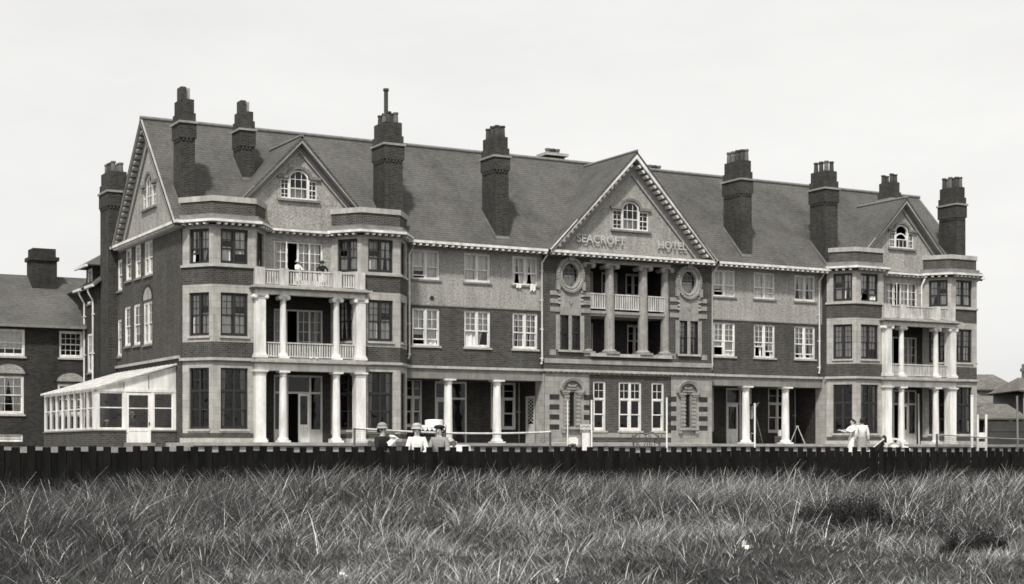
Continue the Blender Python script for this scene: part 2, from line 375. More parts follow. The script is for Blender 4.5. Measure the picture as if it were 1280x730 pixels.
# ---- the four canted bays
BAYS = []
for b0, b1 in ((22.43, 24.41), (29.46, 31.44)):
    BAYS.append((b0, b1)); BAYS.append((2*C-b1, 2*C-b0))
BAYS.sort()
for bi, (b0, b1) in enumerate(BAYS):
    pts = [(b0-.95, VW), (b0, VB), (b1, VB), (b1+.95, VW)]
    frs = bay_frames(pts)
    for fi, (fr, L) in enumerate(frs):
        w0, w1 = ((.36, L-.2), (.36, L-.37), (.2, L-.36))[fi]
        stone.wall(fr, 0, L, .42, 3.52, [(w0, w1, .6, 3.28)])
        brick.wall(fr, 0, L, 3.72, 4.42)
        stone.wall(fr, 0, L, 4.42, 6.93, [(w0, w1, 4.68, 6.58)])
        brick.wall(fr, 0, L, 6.93, 7.70)
        stone.wall(fr, 0, L, 7.80, 9.46, [(w0, w1, 7.86, 9.38)])
        brick.wall(fr, 0, L, .2, .42)
        lit = 'none'
        window(hotel, fr, w0, w1, .6, 3.28, .09, 'dark', 2, 2, 2, trans=2.28, curt='none' if fi != 1 else 'drape', mw=.09, fw=.07)
        window(hotel, fr, w0, w1, 4.68, 6.58, .09, 'dark', 2, 2, 3, True, meet=.48, curt='mix', mw=.1, fw=.07, bar=.024)
        op = [wrnd.choice([0, 0, .5]), wrnd.choice([0, .4, 0])]
        window(hotel, fr, w0, w1, 7.86, 9.38, .09, 'dark', 2, 2, 2, meet=.42, curt='mix', mw=.1, fw=.07, opened=op, bar=.024)
        coping.box(fr, w0-.06, w1+.06, -.07, .09, 4.58, 4.68)
        coping.box(fr, w0-.06, w1+.06, -.06, .09, .5, .6)
        modillions(white, fr, .05, L-.05, -.3, -.05, 9.53, 9.615)
    band(coping, pts, -.1, .1, -.02, .2)                    # plinth
    band(lead, pts, 0, .03, 3.52, 3.60); band(coping, pts, 0, .13, 3.60, 3.72)
    band(coping, pts, 0, .08, 7.70, 7.80)
    band(soffit, pts, -.1, .035, 9.46, 9.53)
    band(soffit, pts, -.1, .32, 9.615, 9.64)
    band(white, pts, -.1, .36, 9.64, 9.75)
    band(lead, pts, -.2, .28, 9.75, 9.83); band(lead, pts, -.2, .14, 9.83, 9.99)
    inner = offset_line(pts, -.02, VW+.9)
    band(parapet, pts, -.24, -.03, 9.99, 10.56, VW+.12); band(coping, pts, -.28, .03, 10.56, 10.80, VW+.14)
    lead.prism(offset_line(pts, -.2, VW+.75), 9.9, 10.1)
    room.prism(offset_line(pts, -.3, VW+.2), 3.45, 3.6); room.prism(offset_line(pts, -.3, VW+.2), 7.0, 7.1)
    flush()

# ---- wing walls between and beside the bays
FW, FM, FP, FL_, FV = Fr(0, VW), Fr(0, VM), Fr(0, VP), Fr(UL, 0, 0, -1), Fr(0, VL)
for wi in (0, 1):
    A, B = BAYS[2*wi], BAYS[2*wi+1]
    g0, g1 = A[1]+.95, B[0]-.95           # clear wall between the two bays
    cw = (A[1]+B[0])/2
    dx0, dx1 = cw-1.2, cw+1.2
    rough.wall(FW, g0, g1, 6.9, 9.66, [(dx0, dx1, 7.0, 9.2)])
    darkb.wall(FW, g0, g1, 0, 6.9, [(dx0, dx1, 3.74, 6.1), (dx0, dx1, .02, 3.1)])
    # french doors, second floor: fixed side lights and one leaf swung open
    for nm, z0, z1, mt, op in (('french_window', 7.0, 9.2, 'white', 1), ('french_window', 3.74, 6.1, 'cream', 0)):
        f = MB(); d = .08
        for a, b in ((dx0, dx0+.08), (dx1-.08, dx1)): f.box(FW, a, b, d, d+.1, z0, z1)
        f.box(FW, dx0+.08, dx1-.08, d+.002, d+.098, z1-.08, z1)
        q = (dx1-dx0-.16)/4
        for k in (1, 2, 3): f.box(FW, dx0+.08+q*k-.04, dx0+.08+q*k+.04, d+.01, d+.09, z0, z1-.08)
        for k in (0, 2, 3):
            a, b = dx0+.12+q*k, dx0+.04+q*(k+1)
            f.box(FW, a, b, d+.03, d+.07, z0, z0+.45)
            for r_ in range(1, 4): zz = z0+.45+(z1-z0-.55)*r_/4; f.box(FW, a, b, d+.035, d+.06, zz-.014, zz+.014)
            f.box(FW, (a+b)/2-.014, (a+b)/2+.014, d+.037, d+.058, z0+.45, z1-.08)
        fo = child(f, nm, mt, hotel)
        g = MB()
        for k in (0, 2, 3): g.face([FW(dx0+.08+q*k, d+.05, z0+.45), FW(dx0+.08+q*(k+1), d+.05, z0+.45), FW(dx0+.08+q*(k+1), d+.05, z1-.08), FW(dx0+.08+q*k, d+.05, z1-.08)])
        sub(g, 'pane', 'glass', fo)
        lf = MB(); hx = dx0+.08+q; fr2 = Fr(*FW(hx, .06, 0)[:2], -.45, -1.0) if op else Fr(*FW(hx, .16, 0)[:2], .3, 1.0)
        lf.box(fr2, 0, .07, 0, .04, z0, z1-.1); lf.box(fr2, q-.1, q-.03, 0, .04, z0, z1-.1); lf.box(fr2, .07, q-.1, 0, .04, z0, z0+.4); lf.box(fr2, .07, q-.1, 0, .04, z1-.19, z1-.1)
        for r_ in (1, 2, 3): zz = z0+.4+(z1-z0-.6)*r_/4; lf.box(fr2, .07, q-.1, .008, .032, zz-.014, zz+.014)
        sub(lf, 'door_leaf', mt, fo)
        for k in (0, 2, 3):
            if z0 > 5 or k != 2: sub(curtain_mesh(FW, dx0+.1+q*k, dx0+.06+q*(k+1), .28, z0, z1, .03, .25 if z0 < 5 else 0, -1), 'net_curtain', 'net' if z0 > 5 else 'drape', fo)
    # garden door, ground floor
    f = MB(); d = .08; z1 = 3.1; zt = 2.25
    for a, b in ((dx0, dx0+.09), (dx1-.09, dx1), (dx0+.62, dx0+.72), (dx1-.66, dx1-.56)): f.box(FW, a, b, d, d+.12, .02, z1)
    f.box(FW, dx0+.09, dx1-.09, d+.004, d+.116, z1-.09, z1); f.box(FW, dx0+.09, dx1-.09, d-.02, d+.11, zt, zt+.09)
    f.box(FW, dx0+.09, dx0+.62, d+.02, d+.1, .02, .62); f.box(FW, dx1-.56, dx1-.09, d+.02, d+.1, .02, .62); 
    fo = child(f, 'garden_door', 'cream', hotel)
    lf = MB(); fr2 = FW; a0, a1 = dx1-1.2, dx1-.66
    lf.box(FW, a0, a0+.09, d-.03, d+.03, .02, zt); lf.box(FW, a1-.09, a1, d-.03, d+.03, .02, zt); lf.box(FW, a0+.09, a1-.09, d-.03, d+.03, .02, .2); lf.box(FW, a0+.09, a1-.09, d-.03, d+.03, .72, .84); lf.box(FW, a0+.09, a1-.09, d-.03, d+.03, zt-.1, zt); lf.box(FW, a0+.09, a1-.09, d, d+.02, .2, .72)
    sub(lf, 'door_leaf', 'white', fo)
    g = MB(); g.face([FW(a0+.09, d+.01, .84), FW(a1-.09, d+.01, .84), FW(a1-.09, d+.01, zt-.1), FW(a0+.09, d+.01, zt-.1)])
    for a, b in ((dx0+.09, dx0+.62), (dx1-.56, dx1-.09)): g.face([FW(a, d+.06, .62), FW(b, d+.06, .62), FW(b, d+.06, zt), FW(a, d+.06, zt)])
    g.face([FW(dx0+.09, d+.06, zt+.09), FW(dx1-.09, d+.06, zt+.09), FW(dx1-.09, d+.06, z1-.09), FW(dx0+.09, d+.06, z1-.09)])
    sub(g, 'pane', 'glass', fo)
    # eaves course between the bays
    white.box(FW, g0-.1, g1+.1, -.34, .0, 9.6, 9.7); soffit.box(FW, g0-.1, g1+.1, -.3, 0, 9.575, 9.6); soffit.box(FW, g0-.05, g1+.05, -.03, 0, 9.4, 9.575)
    lead.box(FW, g0-.1, g1+.1, -.24, .0, 9.7, 9.77)
    modillions(white, FW, g0+.1, g1-.1, -.28, -.03, 9.5, 9.575)
    # gable over the wing
    H = 4.05; za = 13.75
    def slope(z, h=H, zz=ZE, zt_=za): return h*(zt_-z)/(zt_-zz)
    ww0, ww1, wc0, wc1 = cw-.88, cw+.88, cw-.46, cw+.46
    wz0, wz1, wz2 = 11.12, 12.05, 12.45
    for z0, z1, hole in ((9.6, wz0, None), (wz0, wz1, (ww0, ww1)), (wz1, wz2, (wc0, wc1)), (wz2, za, None)):
        s0, s1 = slope(z0), slope(z1)
        if hole is None: rough.face([FW(cw-s0, 0, z0), FW(cw+s0, 0, z0), FW(cw+s1, 0, z1), FW(cw-s1, 0, z1)])
        else:
            rough.face([FW(cw-s0, 0, z0), FW(hole[0], 0, z0), FW(hole[0], 0, z1), FW(cw-s1, 0, z1)]); rough.face([FW(hole[1], 0, z0), FW(cw+s0, 0, z0), FW(cw+s1, 0, z1), FW(hole[1], 0, z1)])
    GAB = globals().setdefault('GAB', []); GAB.append((cw, H, za)); flush()

# ---- three-light window with an arched middle
def venetian(fr, c, hw, wc, z0, z1, z2, mat='white', bars=True, opened=False):
    f = MB(); fw = .09
    for s_ in (-1, 1):
        f.box(fr, c+s_*hw-.045, c+s_*hw+.045, .02, .12, z0, z1); f.box(fr, c+s_*wc-.06, c+s_*wc+.06, 0, .13, z0, z1)
        a, b = sorted((c+s_*wc, c+s_*hw)); f.box(fr, a, b, .024, .117, z1-.08, z1); f.box(fr, a, b, .024, .117, z0, z0+.09)
        f.box(fr, (a+b)/2-.012, (a+b)/2+.012, .05, .09, z0, z1); zz = (z0+z1)/2; f.box(fr, a, b, .04, .09, zz-.022, zz+.022)
        for q in (.25, .75): zz = z0+(z1-z0)*q; f.box(fr, a, b, .053, .087, zz-.012, zz+.012)
    f.box(fr, c-wc, c+wc, .028, .113, z0, z0+.09)
    r = wc; rz = z2-z1
    f.ring(fr, c, z1, [(r-.05, rz-.06, .12), (r-.05, rz-.06, 0), (r+.06, rz+.05, 0), (r+.06, rz+.05, .12)], 20, 0, math.pi)
    zm = z0+(z1-z0)*.55
    f.box(fr, c-wc, c+wc, .04, .1, zm-.025, zm+.025)
    for q in (-.33, .33): f.box(fr, c+q*wc-.012, c+q*wc+.012, .05, .09, z0, z1+rz*.8 if not opened else zm)
    if not opened: f.box(fr, c-wc, c+wc, .052, .088, z1-.012, z1+.012)
    else:
        f.ring(fr, c, zm, [(r-.1, rz-.1, .1), (r-.1, rz-.1, .06), (r-.03, rz-.03, .06), (r-.03, rz-.03, .1)], 20, 0, math.pi)
    fo = child(f, 'window', mat, hotel)
    g = MB()
    for a, b in ((c-hw, c-wc), (c+wc, c+hw)): g.face([fr(a, .07, z0), fr(b, .07, z0), fr(b, .07, z1), fr(a, .07, z1)])
    top = [fr(c+wc*math.cos(t), .07, z1+rz*math.sin(t)) for t in np.linspace(0, math.pi, 14)]
    g.face([fr(c-wc, .07, z0), fr(c+wc, .07, z0)]+top if not opened else [fr(c-wc, .07, z0), fr(c+wc, .07, z0), fr(c+wc, .07, zm), fr(c-wc, .07, zm)])
    sub(g, 'pane', 'glass', fo)
    if not opened: sub(curtain_mesh(fr, c-wc, c+wc, .25, z0, z0+(z2-z0)*.45), 'net_curtain', 'net', fo)
    h = MB()          # hood mouldings and sill
    h.ring(fr, c, z1, [(r+.06, rz+.05, 0), (r+.06, rz+.05, -.08), (r+.19, rz+.18, -.1), (r+.19, rz+.18, 0)], 20, 0, math.pi)
    for s_ in (-1, 1):
        a, b = sorted((c+s_*(wc+.08), c+s_*(hw+.16))); h.box(fr, a, b, -.12, .0, z1+.01, z1+.12); h.box(fr, a, b, -.06, 0, z1+.12, z1+.17)
    sp = [(c+(r+.05)*math.cos(t), z1+(rz+.04)*math.sin(t)) for t in np.linspace(0, math.pi/2, 8)]
    h.face([fr(a, -.004, z) for a, z in sp]+[fr(c+wc, -.004, z2+.0)][:0]+[fr(c+wc+.07, -.004, z2+.05)])
    h.face([fr(2*c-a, -.004, z) for a, z in sp]+[fr(c-wc-.07, -.004, z2+.05)])
    h.box(fr, c-hw-.15, c+hw+.15, -.12, .05, z0-.1, z0)
    sub(h, 'window_surround', 'stone_dark', fo)
venetian(FW, GAB[0][0], .88, .46, 11.12, 12.05, 12.45)
venetian(FW, GAB[1][0], .88, .46, 11.12, 12.05, 12.45, opened=True)

# ---- wing side walls
LW = [((78.2, 79.0), 7.55, 9.1), ((76.55, 77.55), 7.9, 9.5), ((74.95, 75.9), 7.88, 9.49), ((73.0, 74.35), 7.85, 9.5), ((78.3, 79.1), 4.3, 6.15), ((76.7, 77.75), 4.72, 6.67), ((75.05, 76.15), 4.68, 6.66), ((73.08, 74.5), 4.62, 6.62)]
holes = [(-v1, -v0, z0, z1) for (v0, v1), z0, z1 in LW]
brick.wall(FL_, -VK, -VW, 0, 9.66, holes)
for (v0, v1), z0, z1 in LW: window(hotel, FL_, -v1, -v0, z0, z1, .03, 'white', 1 if v1-v0 < 1.2 else 2, 2, 2, True, curt='net', fw=.1, sillmat='stone_dark')
arch = HMB(); arch.extrude(FL_, [(-73.79+.72*math.cos(t), 6.72+.6*math.sin(t)) for t in np.linspace(0, math.pi, 14)], -.012, .0); arch.build('blind_arch_panel', 'rough')
arch = HMB(); arch.ring(FL_, -73.79, 6.72, [(.72, .6, 0), (.72, .6, -.03), (.86, .74, -.03), (.86, .74, 0)], 18, 0, math.pi); arch.build('blind_arch', 'brick_dark_shade')
FR_ = Fr(UR, 0, 0, 1); brick.wall(FR_, VW, VK, 0, 9.66)
FK = Fr(0, VK, -1, 0); brick.wall(FK, -UR, -UL, 0, 9.8)
coping.box(FL_, -VK, -VW-.1, -.13, 0, 3.72, 3.84)
def end_gable(fr, s0, s1, vis):
    cm = (s0+s1)/2; h = (s1-s0)/2; zt = ZR-.1
    k = h/(zt-ZE)
    wz0, wz1, wz2 = 10.98, 12.0, 12.5; c = -73.5 if vis else cm
    if vis:
        for z0, z1, hw in ((9.6, wz0, 0), (wz0, wz1, 1.05), (wz1, wz2, .5), (wz2, zt, 0)):
            a, b = k*(zt-z0), k*(zt-z1)
            if not hw: rough.face([fr(cm-a, 0, z0), fr(cm+a, 0, z0), fr(cm+b, 0, z1), fr(cm-b, 0, z1)])
            else:
                rough.face([fr(cm-a, 0, z0), fr(c-hw, 0, z0), fr(c-hw, 0, z1), fr(cm-b, 0, z1)]); rough.face([fr(c+hw, 0, z0), fr(cm+a, 0, z0), fr(cm+b, 0, z1), fr(c+hw, 0, z1)])
        venetian(fr, c, 1.05, .5, wz0, wz1, wz2)
    else: rough.face([fr(cm-h, 0, 9.66), fr(cm+h, 0, 9.66), fr(cm, 0, zt)])
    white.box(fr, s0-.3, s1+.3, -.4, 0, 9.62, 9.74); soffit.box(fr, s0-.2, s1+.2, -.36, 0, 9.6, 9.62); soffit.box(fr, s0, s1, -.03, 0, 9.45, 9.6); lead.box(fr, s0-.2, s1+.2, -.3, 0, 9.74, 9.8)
    modillions(white, fr, s0+.1, s1-.1, -.34, -.03, 9.52, 9.6, .12, .3); flush()
end_gable(FL_, -78.75, -VE, True); end_gable(FR_, VE, 78.75, False)

# ---- roof
roof = HMB()
UO0, UO1 = UL-.42, UR+.42
def slab(mb, pts, t=.1):
    n = (Vector(pts[1])-Vector(pts[0])).cross(Vector(pts[2])-Vector(pts[0])).normalized()
    if n.z < 0: n = -n
    q = [tuple(Vector(p)-n*t) for p in pts]; m = len(pts)
    mb.face(pts); mb.face(q[::-1])
    for k in range(m): mb.face([pts[k], q[k], q[(k+1) % m], pts[(k+1) % m]])
def rz(v): return ZE+(v-VE)*KR
roofV = 78.75
cuts = [UO0]+[q for cw, H, za in sorted(GAB+[(C, 5.0, 14.72)]) for q in (cw-H, cw+H)]+[UO1]
slab(roof, [(UO0, VM+.5, rz(VM+.5)+.12), (UO1, VM+.5, rz(VM+.5)+.12), (UO1, VR, ZR+.12), (UO0, VR, ZR+.12)])
for q0, q1 in zip(cuts[::2], cuts[1::2]): slab(roof, [(q0, VE-.08, rz(VE-.08)+.12), (q1, VE-.08, rz(VE-.08)+.12), (q1, VM+.5, rz(VM+.5)+.12), (q0, VM+.5, rz(VM+.5)+.12)])
for cw, H, za in GAB+[(C, 5.0, 14.72)]:
    q = H*(1-(VM+.5-VE)/((za+.1-ZE)/KR))
    for s_ in (-1, 1): slab(roof, [(cw+s_*H, VE-.08, rz(VE-.08)+.12), (cw+s_*H, VM+.5, rz(VM+.5)+.12), (cw+s_*q, VM+.5, rz(VM+.5)+.12)])
slab(roof, [(UO0, VR, ZR+.12), (UO1, VR, ZR+.12), (UO1, roofV, ZE+.12), (UO0, roofV, ZE+.12)])
for cw, H, za in GAB+[(C, 5.0, 14.72)]:
    v0 = VE-.2 if za < 14 else VP-.62
    vb = VE+(za+.16-ZE)/KR
    for s_ in (-1, 1): slab(roof, [(cw+s_*(H+.05), v0, ZE+.02), (cw, v0, za+.2), (cw, vb, za+.2), (cw+s_*(H+.05), VE+.05, ZE+.14)], .09)
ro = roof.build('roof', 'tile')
rd = MB(); rd.tube([(UO0, VR, ZR+.16), (UO1, VR, ZR+.16)], .1, 8)
for cw, H, za in GAB+[(C, 5.0, 14.72)]: rd.tube([(cw, VE-.2 if za < 14 else VP-.62, za+.22), (cw, VE+(za-ZE)/KR, za+.22)], .08, 8)
sub(rd, 'ridge_tile', 'ridge', ro)

# verge boards: raking cornices with blocks
def rake(fr, c, H, za, d_out, w=.42, blocks=True, zb=ZE, zmin=9.63, edge=None):
    L = math.hypot(H, za-zb); n = int(L/.36); m = (za-zb)/H; up = L/H; edge = edge or white
    for s_ in (-1, 1):
        def strip(mb, o0, o1, d0, d1, zm=zmin):
            a, b = za-o0*up, za-o1*up
            mb.extrude(fr, [(c, a), (c+s_*(a-zm)/m, zm), (c+s_*(b-zm)/m, zm), (c, b)], d0, d1)
        strip(edge, -.09, .07, -d_out, -d_out+.09, zmin-.03)
        strip(soffit, .04, .07, -d_out+.09, 0)
        strip(soffit, .08, w, -.04, 0); strip(rakeb, w-.06, w, -.1, -.041)
        if blocks:
            ex, ez = s_*H/L, -(za-zb)/L; nx, nz = s_*(za-zb)/L, H/L
            def P(t, o): return (c+ex*t+nx*o, za+ez*t+nz*o)
            for k in range(n):
                t = .35+(L-.75)*(k+.5)/n
                edge.extrude(fr, [P(t-.08, -.08), P(t+.08, -.08), P(t+.08, -.22), P(t-.08, -.22)], -d_out+.1, -.045)
flush()
for cw, H, za in GAB: rake(FW, cw, H, za, .42, .34, False, edge=rakeb)
flush(); rake(FL_, -73.6, 5.15, ZR, .42, .75, edge=rakeb)
flush(); rake(FR_, 73.6, 5.15, ZR, .42, .75, edge=rakeb); flush()

# ---- main range between the wings
MW = [(32.86, 34.32), (35.65, 37.09), (38.33, 39.77)]
MWR = [(2*C-b, 2*C-a) for a, b in MW][::-1]
PU0, PU1 = C-5.12, C+5.12
for (x0, x1), wins in (((BAYS[1][1]+.95, PU0), MW), ((PU1, BAYS[2][0]-.95), MWR)):
    rough.wall(FM, x0, x1, 6.63, 9.66, [(a, b, 7.85, 9.28) for a, b in wins])
    brick.wall(FM, x0, x1, 3.72, 6.63, [(a, b, 4.68, 6.48) for a, b in wins])
    stoned.box(FM, x0, x1, -.02, .3, 3.12, 3.6); coping.box(FM, x0, x1, -.12, .3, 3.6, 3.72)
    stoned.box(FM, x0, x1, -.035, 0, 6.60, 6.66)
    soffit.wall(Fr(0, VM+.3), x0, x1, 3.1, 3.2)
    room.prism([(x0, VM+.3), (x1, VM+.3), (x1, VL), (x0, VL)], 3.12, 3.25)
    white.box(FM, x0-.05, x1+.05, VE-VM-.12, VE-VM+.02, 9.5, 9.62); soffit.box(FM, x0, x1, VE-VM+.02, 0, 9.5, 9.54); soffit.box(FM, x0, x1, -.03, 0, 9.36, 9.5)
    modillions(white, FM, x0+.05, x1-.05, VE-VM-.09, VE-VM+.2, 9.39, 9.498, .13, .34); flush()
opn = {0: [.15, 0], 1: [0, 0], 2: [.75, .75], 3: [.3, .3], 4: [.35, .35], 5: [0, 0]}
opb = {0: [.25, .25], 1: [.8, .0], 2: [0, 0], 3: [.5, .25], 4: [.6, .3], 5: [.2, .2]}
kinds = ['net', 'net', 'pair', 'net', 'net', 'pair']; kindb = ['net', 'mix', 'pair', 'mix', 'pair', 'pair']
for i, (a, b) in enumerate(MW+MWR):
    window(hotel, FM, a, b, 7.85, 9.28, .06, 'white', 2, 2, 2, meet=.42, curt=kinds[i], opened=opn[i], sillmat='stone_dark')
    window(hotel, FM, a, b, 4.68, 6.48, .06, 'white', 2, 2, 3 if i else 2, i in (2, 4), meet=.45, curt=kindb[i], opened=opb[i], sillmat='coping')
vp = HMB(); vp.lathe(0, 0, [(.11, 0), (.11, .02)], 12)
vp.v = [FM(33.9+p[0], -.03+p[2], 6.98+p[1]) for p in vp.v]; vp.build('wall_vent', 'dark')
# veranda back wall, doors and windows
va = [(33.46, 34.46, .8, 3.19), (38.3, 39.75, .72, 3.1)]; vb_ = [(35.15, 36.95)]
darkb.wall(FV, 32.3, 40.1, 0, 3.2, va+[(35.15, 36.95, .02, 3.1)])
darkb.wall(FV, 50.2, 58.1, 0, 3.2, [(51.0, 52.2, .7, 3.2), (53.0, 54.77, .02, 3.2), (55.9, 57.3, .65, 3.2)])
for a, b, z0, z1 in va+[(51.0, 52.2, .7, 3.2), (55.9, 57.3, .65, 3.2)]: window(hotel, FV, a, b, z0, z1, .05, 'cream', 2, 1, 1, trans=2.3, curt='none', fw=.1)
for a, b, k in ((35.15, 36.95, 0), (53.0, 54.77, 1)):
    f = MB(); d = .04
    for p in (a, b-.1, (a+.85 if not k else a+.95)): f.box(FV, p, p+.1, d, d+.12, .02, 3.1)
    f.box(FV, a+.1, b-.1, d+.003, d+.117, 3.0, 3.1); f.box(FV, a+.1, b-.1, d-.01, d+.11, 2.2, 2.3)
    fo = child(f, 'veranda_door', 'cream', hotel)
    lf = MB(); x0_ = a+.1 if not k else a+.1
    lf.box(FV, x0_, x0_+.1, d+.02, d+.07, .02, 2.2); lf.box(FV, x0_+.65, x0_+.75, d+.02, d+.07, .02, 2.2); lf.box(FV, x0_+.1, x0_+.65, d+.02, d+.07, .02, .85 if k else .3); lf.box(FV, x0_+.1, x0_+.65, d+.02, d+.07, 2.08, 2.2)
    sub(lf, 'door_leaf', 'white' if k else 'cream', fo)
    g = MB(); g.face([FV(a+.1, d+.05, .3), FV(b-.1, d+.05, .3), FV(b-.1, d+.05, 3.0), FV(a+.1, d+.05, 3.0)]); sub(g, 'pane', 'glass', fo)
flush()
# return walls at the veranda ends
FRw = Fr(BAYS[2][0]-.95, 0, 0, -1); stone.wall(FRw, -VM-.55, -VW+.0, 0, 3.6); darkb.wall(FRw, -VL, -VM-.55, 0, 3.6); brick.wall(FRw, -VM, -VW, 3.6, 9.6)
brick.wall(Fr(PU0, 0, 0, -1), -VM-.1, -VP, 3.6, 9.5); brick.wall(FW, UL, BAYS[0][0]-.9, 0, 9.6); brick.wall(FW, BAYS[3][1]+.9, UR, 0, 9.6)
FRl = Fr(BAYS[1][1]+.95, 0, 0, 1); brick.wall(FRl, VW, VL, 0, 9.6)
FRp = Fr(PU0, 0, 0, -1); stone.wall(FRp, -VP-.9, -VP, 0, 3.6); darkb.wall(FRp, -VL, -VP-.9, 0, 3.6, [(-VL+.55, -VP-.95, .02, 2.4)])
FRq = Fr(PU1, 0, 0, 1); stone.wall(FRq, VP, VL, 0, 3.6)
f = MB(); s0, s1 = -VL+.55, -VP-.95
for a, b in ((s0, s0+.1), (s1-.1, s1)): f.box(FRp, a, b, -.02, .06, .02, 2.4)
f.box(FRp, s0+.1, s1-.1, -.018, .058, 2.28, 2.4); f.box(FRp, s0+.1, s1-.1, 0, .05, .02, 1.0)
for q in range(7):
    zz = 1.0+q*.18
    f.extrude(FRp, [(s0+.1, zz), (s1-.1, zz+.36), (s1-.1, zz+.4), (s0+.1, zz+.04)], .01, .03); f.extrude(FRp, [(s1-.1, zz), (s0+.1, zz+.36), (s0+.1, zz+.4), (s1-.1, zz+.04)], .012, .032)
child(f, 'lattice_door', 'cream', hotel)
flush()
# veranda columns
def column(x, y, z0, z1, r, ionic=False, square=0, mat='white', half=.0):
    mb = MB(); h = z1-z0
    if square:
        w = square/2
        def bx(o, a, b): mb.box(W, x-w-o, x+w+o, y-w-o, y+w+o, a, b)
        bx(.07, z0, z0+.12); bx(.03, z0+.12, z0+.2); bx(0, z0+.2, z1-.2); bx(.02, z1-.2, z1-.16); bx(.05, z1-.12, z1-.06); bx(.09, z1-.06, z1)
        bx(0, z1-.16, z1-.12)
    else:
        mb.box(W, x-r*1.45, x+r*1.45, y-r*1.45, y+r*1.45, z0, z0+.1)
        p = [(r*1.4, z0+.1), (r*1.42, z0+.14), (r*1.3, z0+.19), (r*1.1, z0+.21), (r*1.02, z0+.25)]
        for t in np.linspace(0, 1, 7): p.append((r*(1-.16*t**1.6), z0+.25+(h-.5)*t))
        p += [(r*.98, z1-.24), (r*.98, z1-.21), (r*.86, z1-.2), (r*.88, z1-.14), (r*1.2, z1-.08)]
        mb.lathe(x, y, p, 18); mb.box(W, x-r*1.35, x+r*1.35, y-r*1.35, y+r*1.35, z1-.08, z1)
    if ionic:
        q = (square/2 if square else r); rv = .105 if not ionic == 2 else .14
        for s_ in (-1, 1):
            for dy in (-1,):
                i = len(mb.v); mb.lathe(0, 0, [(rv, 0), (rv, 2*q+.1), (rv*.55, 2*q+.14)], 12)
                mb.v[i:] = [(x+s_*(q+.03)+p[0], y+q+.05-p[2], z1-.13+p[1]) for p in mb.v[i:]]
    return child(mb, 'column', mat, hotel)
for u in (34.84, 37.53, 2*C-37.53, 2*C-34.84): column(u, VM+.14, 0, 3.12, .22)

# ---- porticoes of the two wings
for wi in (0, 1):
    cw = GAB[wi][0]
    a0, a1 = cw-2.64, cw+2.64; vf = 67.1; vc = vf+.24
    rc = (cw-1.28, cw+1.28)
    for u in (a0+.24, a1-.24):
        column(u, vc, 0, 3.2, 0, square=.47); column(u, vc, 3.76, 6.58, 0, True, square=.46)
    for u in rc: column(u, vc, 0, 3.2, .185); column(u, vc, 3.76, 6.58, .155, True)
    ent = HMB(); ent.box(W, a0, a1, vf+.02, vf+.46, 3.2, 3.5); ent.box(W, a0-.01, a0+.44, vf+.46, VW, 3.2, 3.5); ent.box(W, a1-.44, a1+.01, vf+.46, VW, 3.2, 3.5)
    ent.box(W, a0+.02, a1-.02, vf+.04, vf+.44, 6.58, 6.78); ent.box(W, a0+.02, a0+.42, vf+.44, VW, 6.58, 6.78); ent.box(W, a1-.42, a1-.02, vf+.44, VW, 6.58, 6.78)
    build_pieces(ent, 'portico_beam', 'white')
    sl = HMB()
    sl.box(W, a0-.06, a1+.06, vf-.06, VW, 3.5, 3.56); sl.box(W, a0-.16, a1+.16, vf-.2, VW, 3.56, 3.66); sl.box(W, a0-.02, a1+.02, vf-.04, VW, 3.66, 3.76)
    sl.box(W, a0-.08, a1+.08, vf-.1, VW, 6.78, 6.84); sl.box(W, a0-.22, a1+.22, vf-.26, VW, 6.84, 6.93); sl.box(W, a0-.04, a1+.04, vf-.05, VW, 6.93, 7.0)
    modillions(sl, Fr(0, vf), a0+.05, a1-.05, -.16, -.02, 6.785, 6.835, .1, .9)
    build_pieces(sl, 'balcony_floor', 'stone')
    # balustrades
    for z0, posts in ((7.0, [(a0, a0+.46), (rc[0]-.2, rc[0]+.2), (rc[1]-.2, rc[1]+.2), (a1-.46, a1)]), (3.76, [(a0+.5, a0+.5), (rc[0]-.15, rc[0]+.15), (rc[1]-.15, rc[1]+.15), (a1-.5, a1-.5)])):
        bl = MB(); top = z0+.72
        for (p0, p1), (q0, q1) in zip(posts, posts[1:]):
            bl.box(W, p1, q0, vc-.05, vc+.05, top-.06, top); bl.box(W, p1, q0, vc-.04, vc+.04, z0+.06, z0+.11)
            n = max(3, int((q0-p1)/.115))
            for k in range(n):
                x = p1+(q0-p1)*(k+.5)/n; bl.box(W, x-.033, x+.033, vc-.018, vc+.018, z0+.11, top-.06)
        if z0 > 5:
            for p0, p1 in posts: bl.box(W, p0, p1, vc-.16, vc+.16, z0, top+.05)
            for x in (a0+.12, a1-.12):
                bl.box(W, x-.05, x+.05, vc+.16, VW, top-.06, top)
                for k in range(9): y = vc+.25+k*.12; bl.box(W, x-.018, x+.018, y-.033, y+.033, z0+.1, top-.06)
        child(bl, 'balustrade', 'slat', hotel)

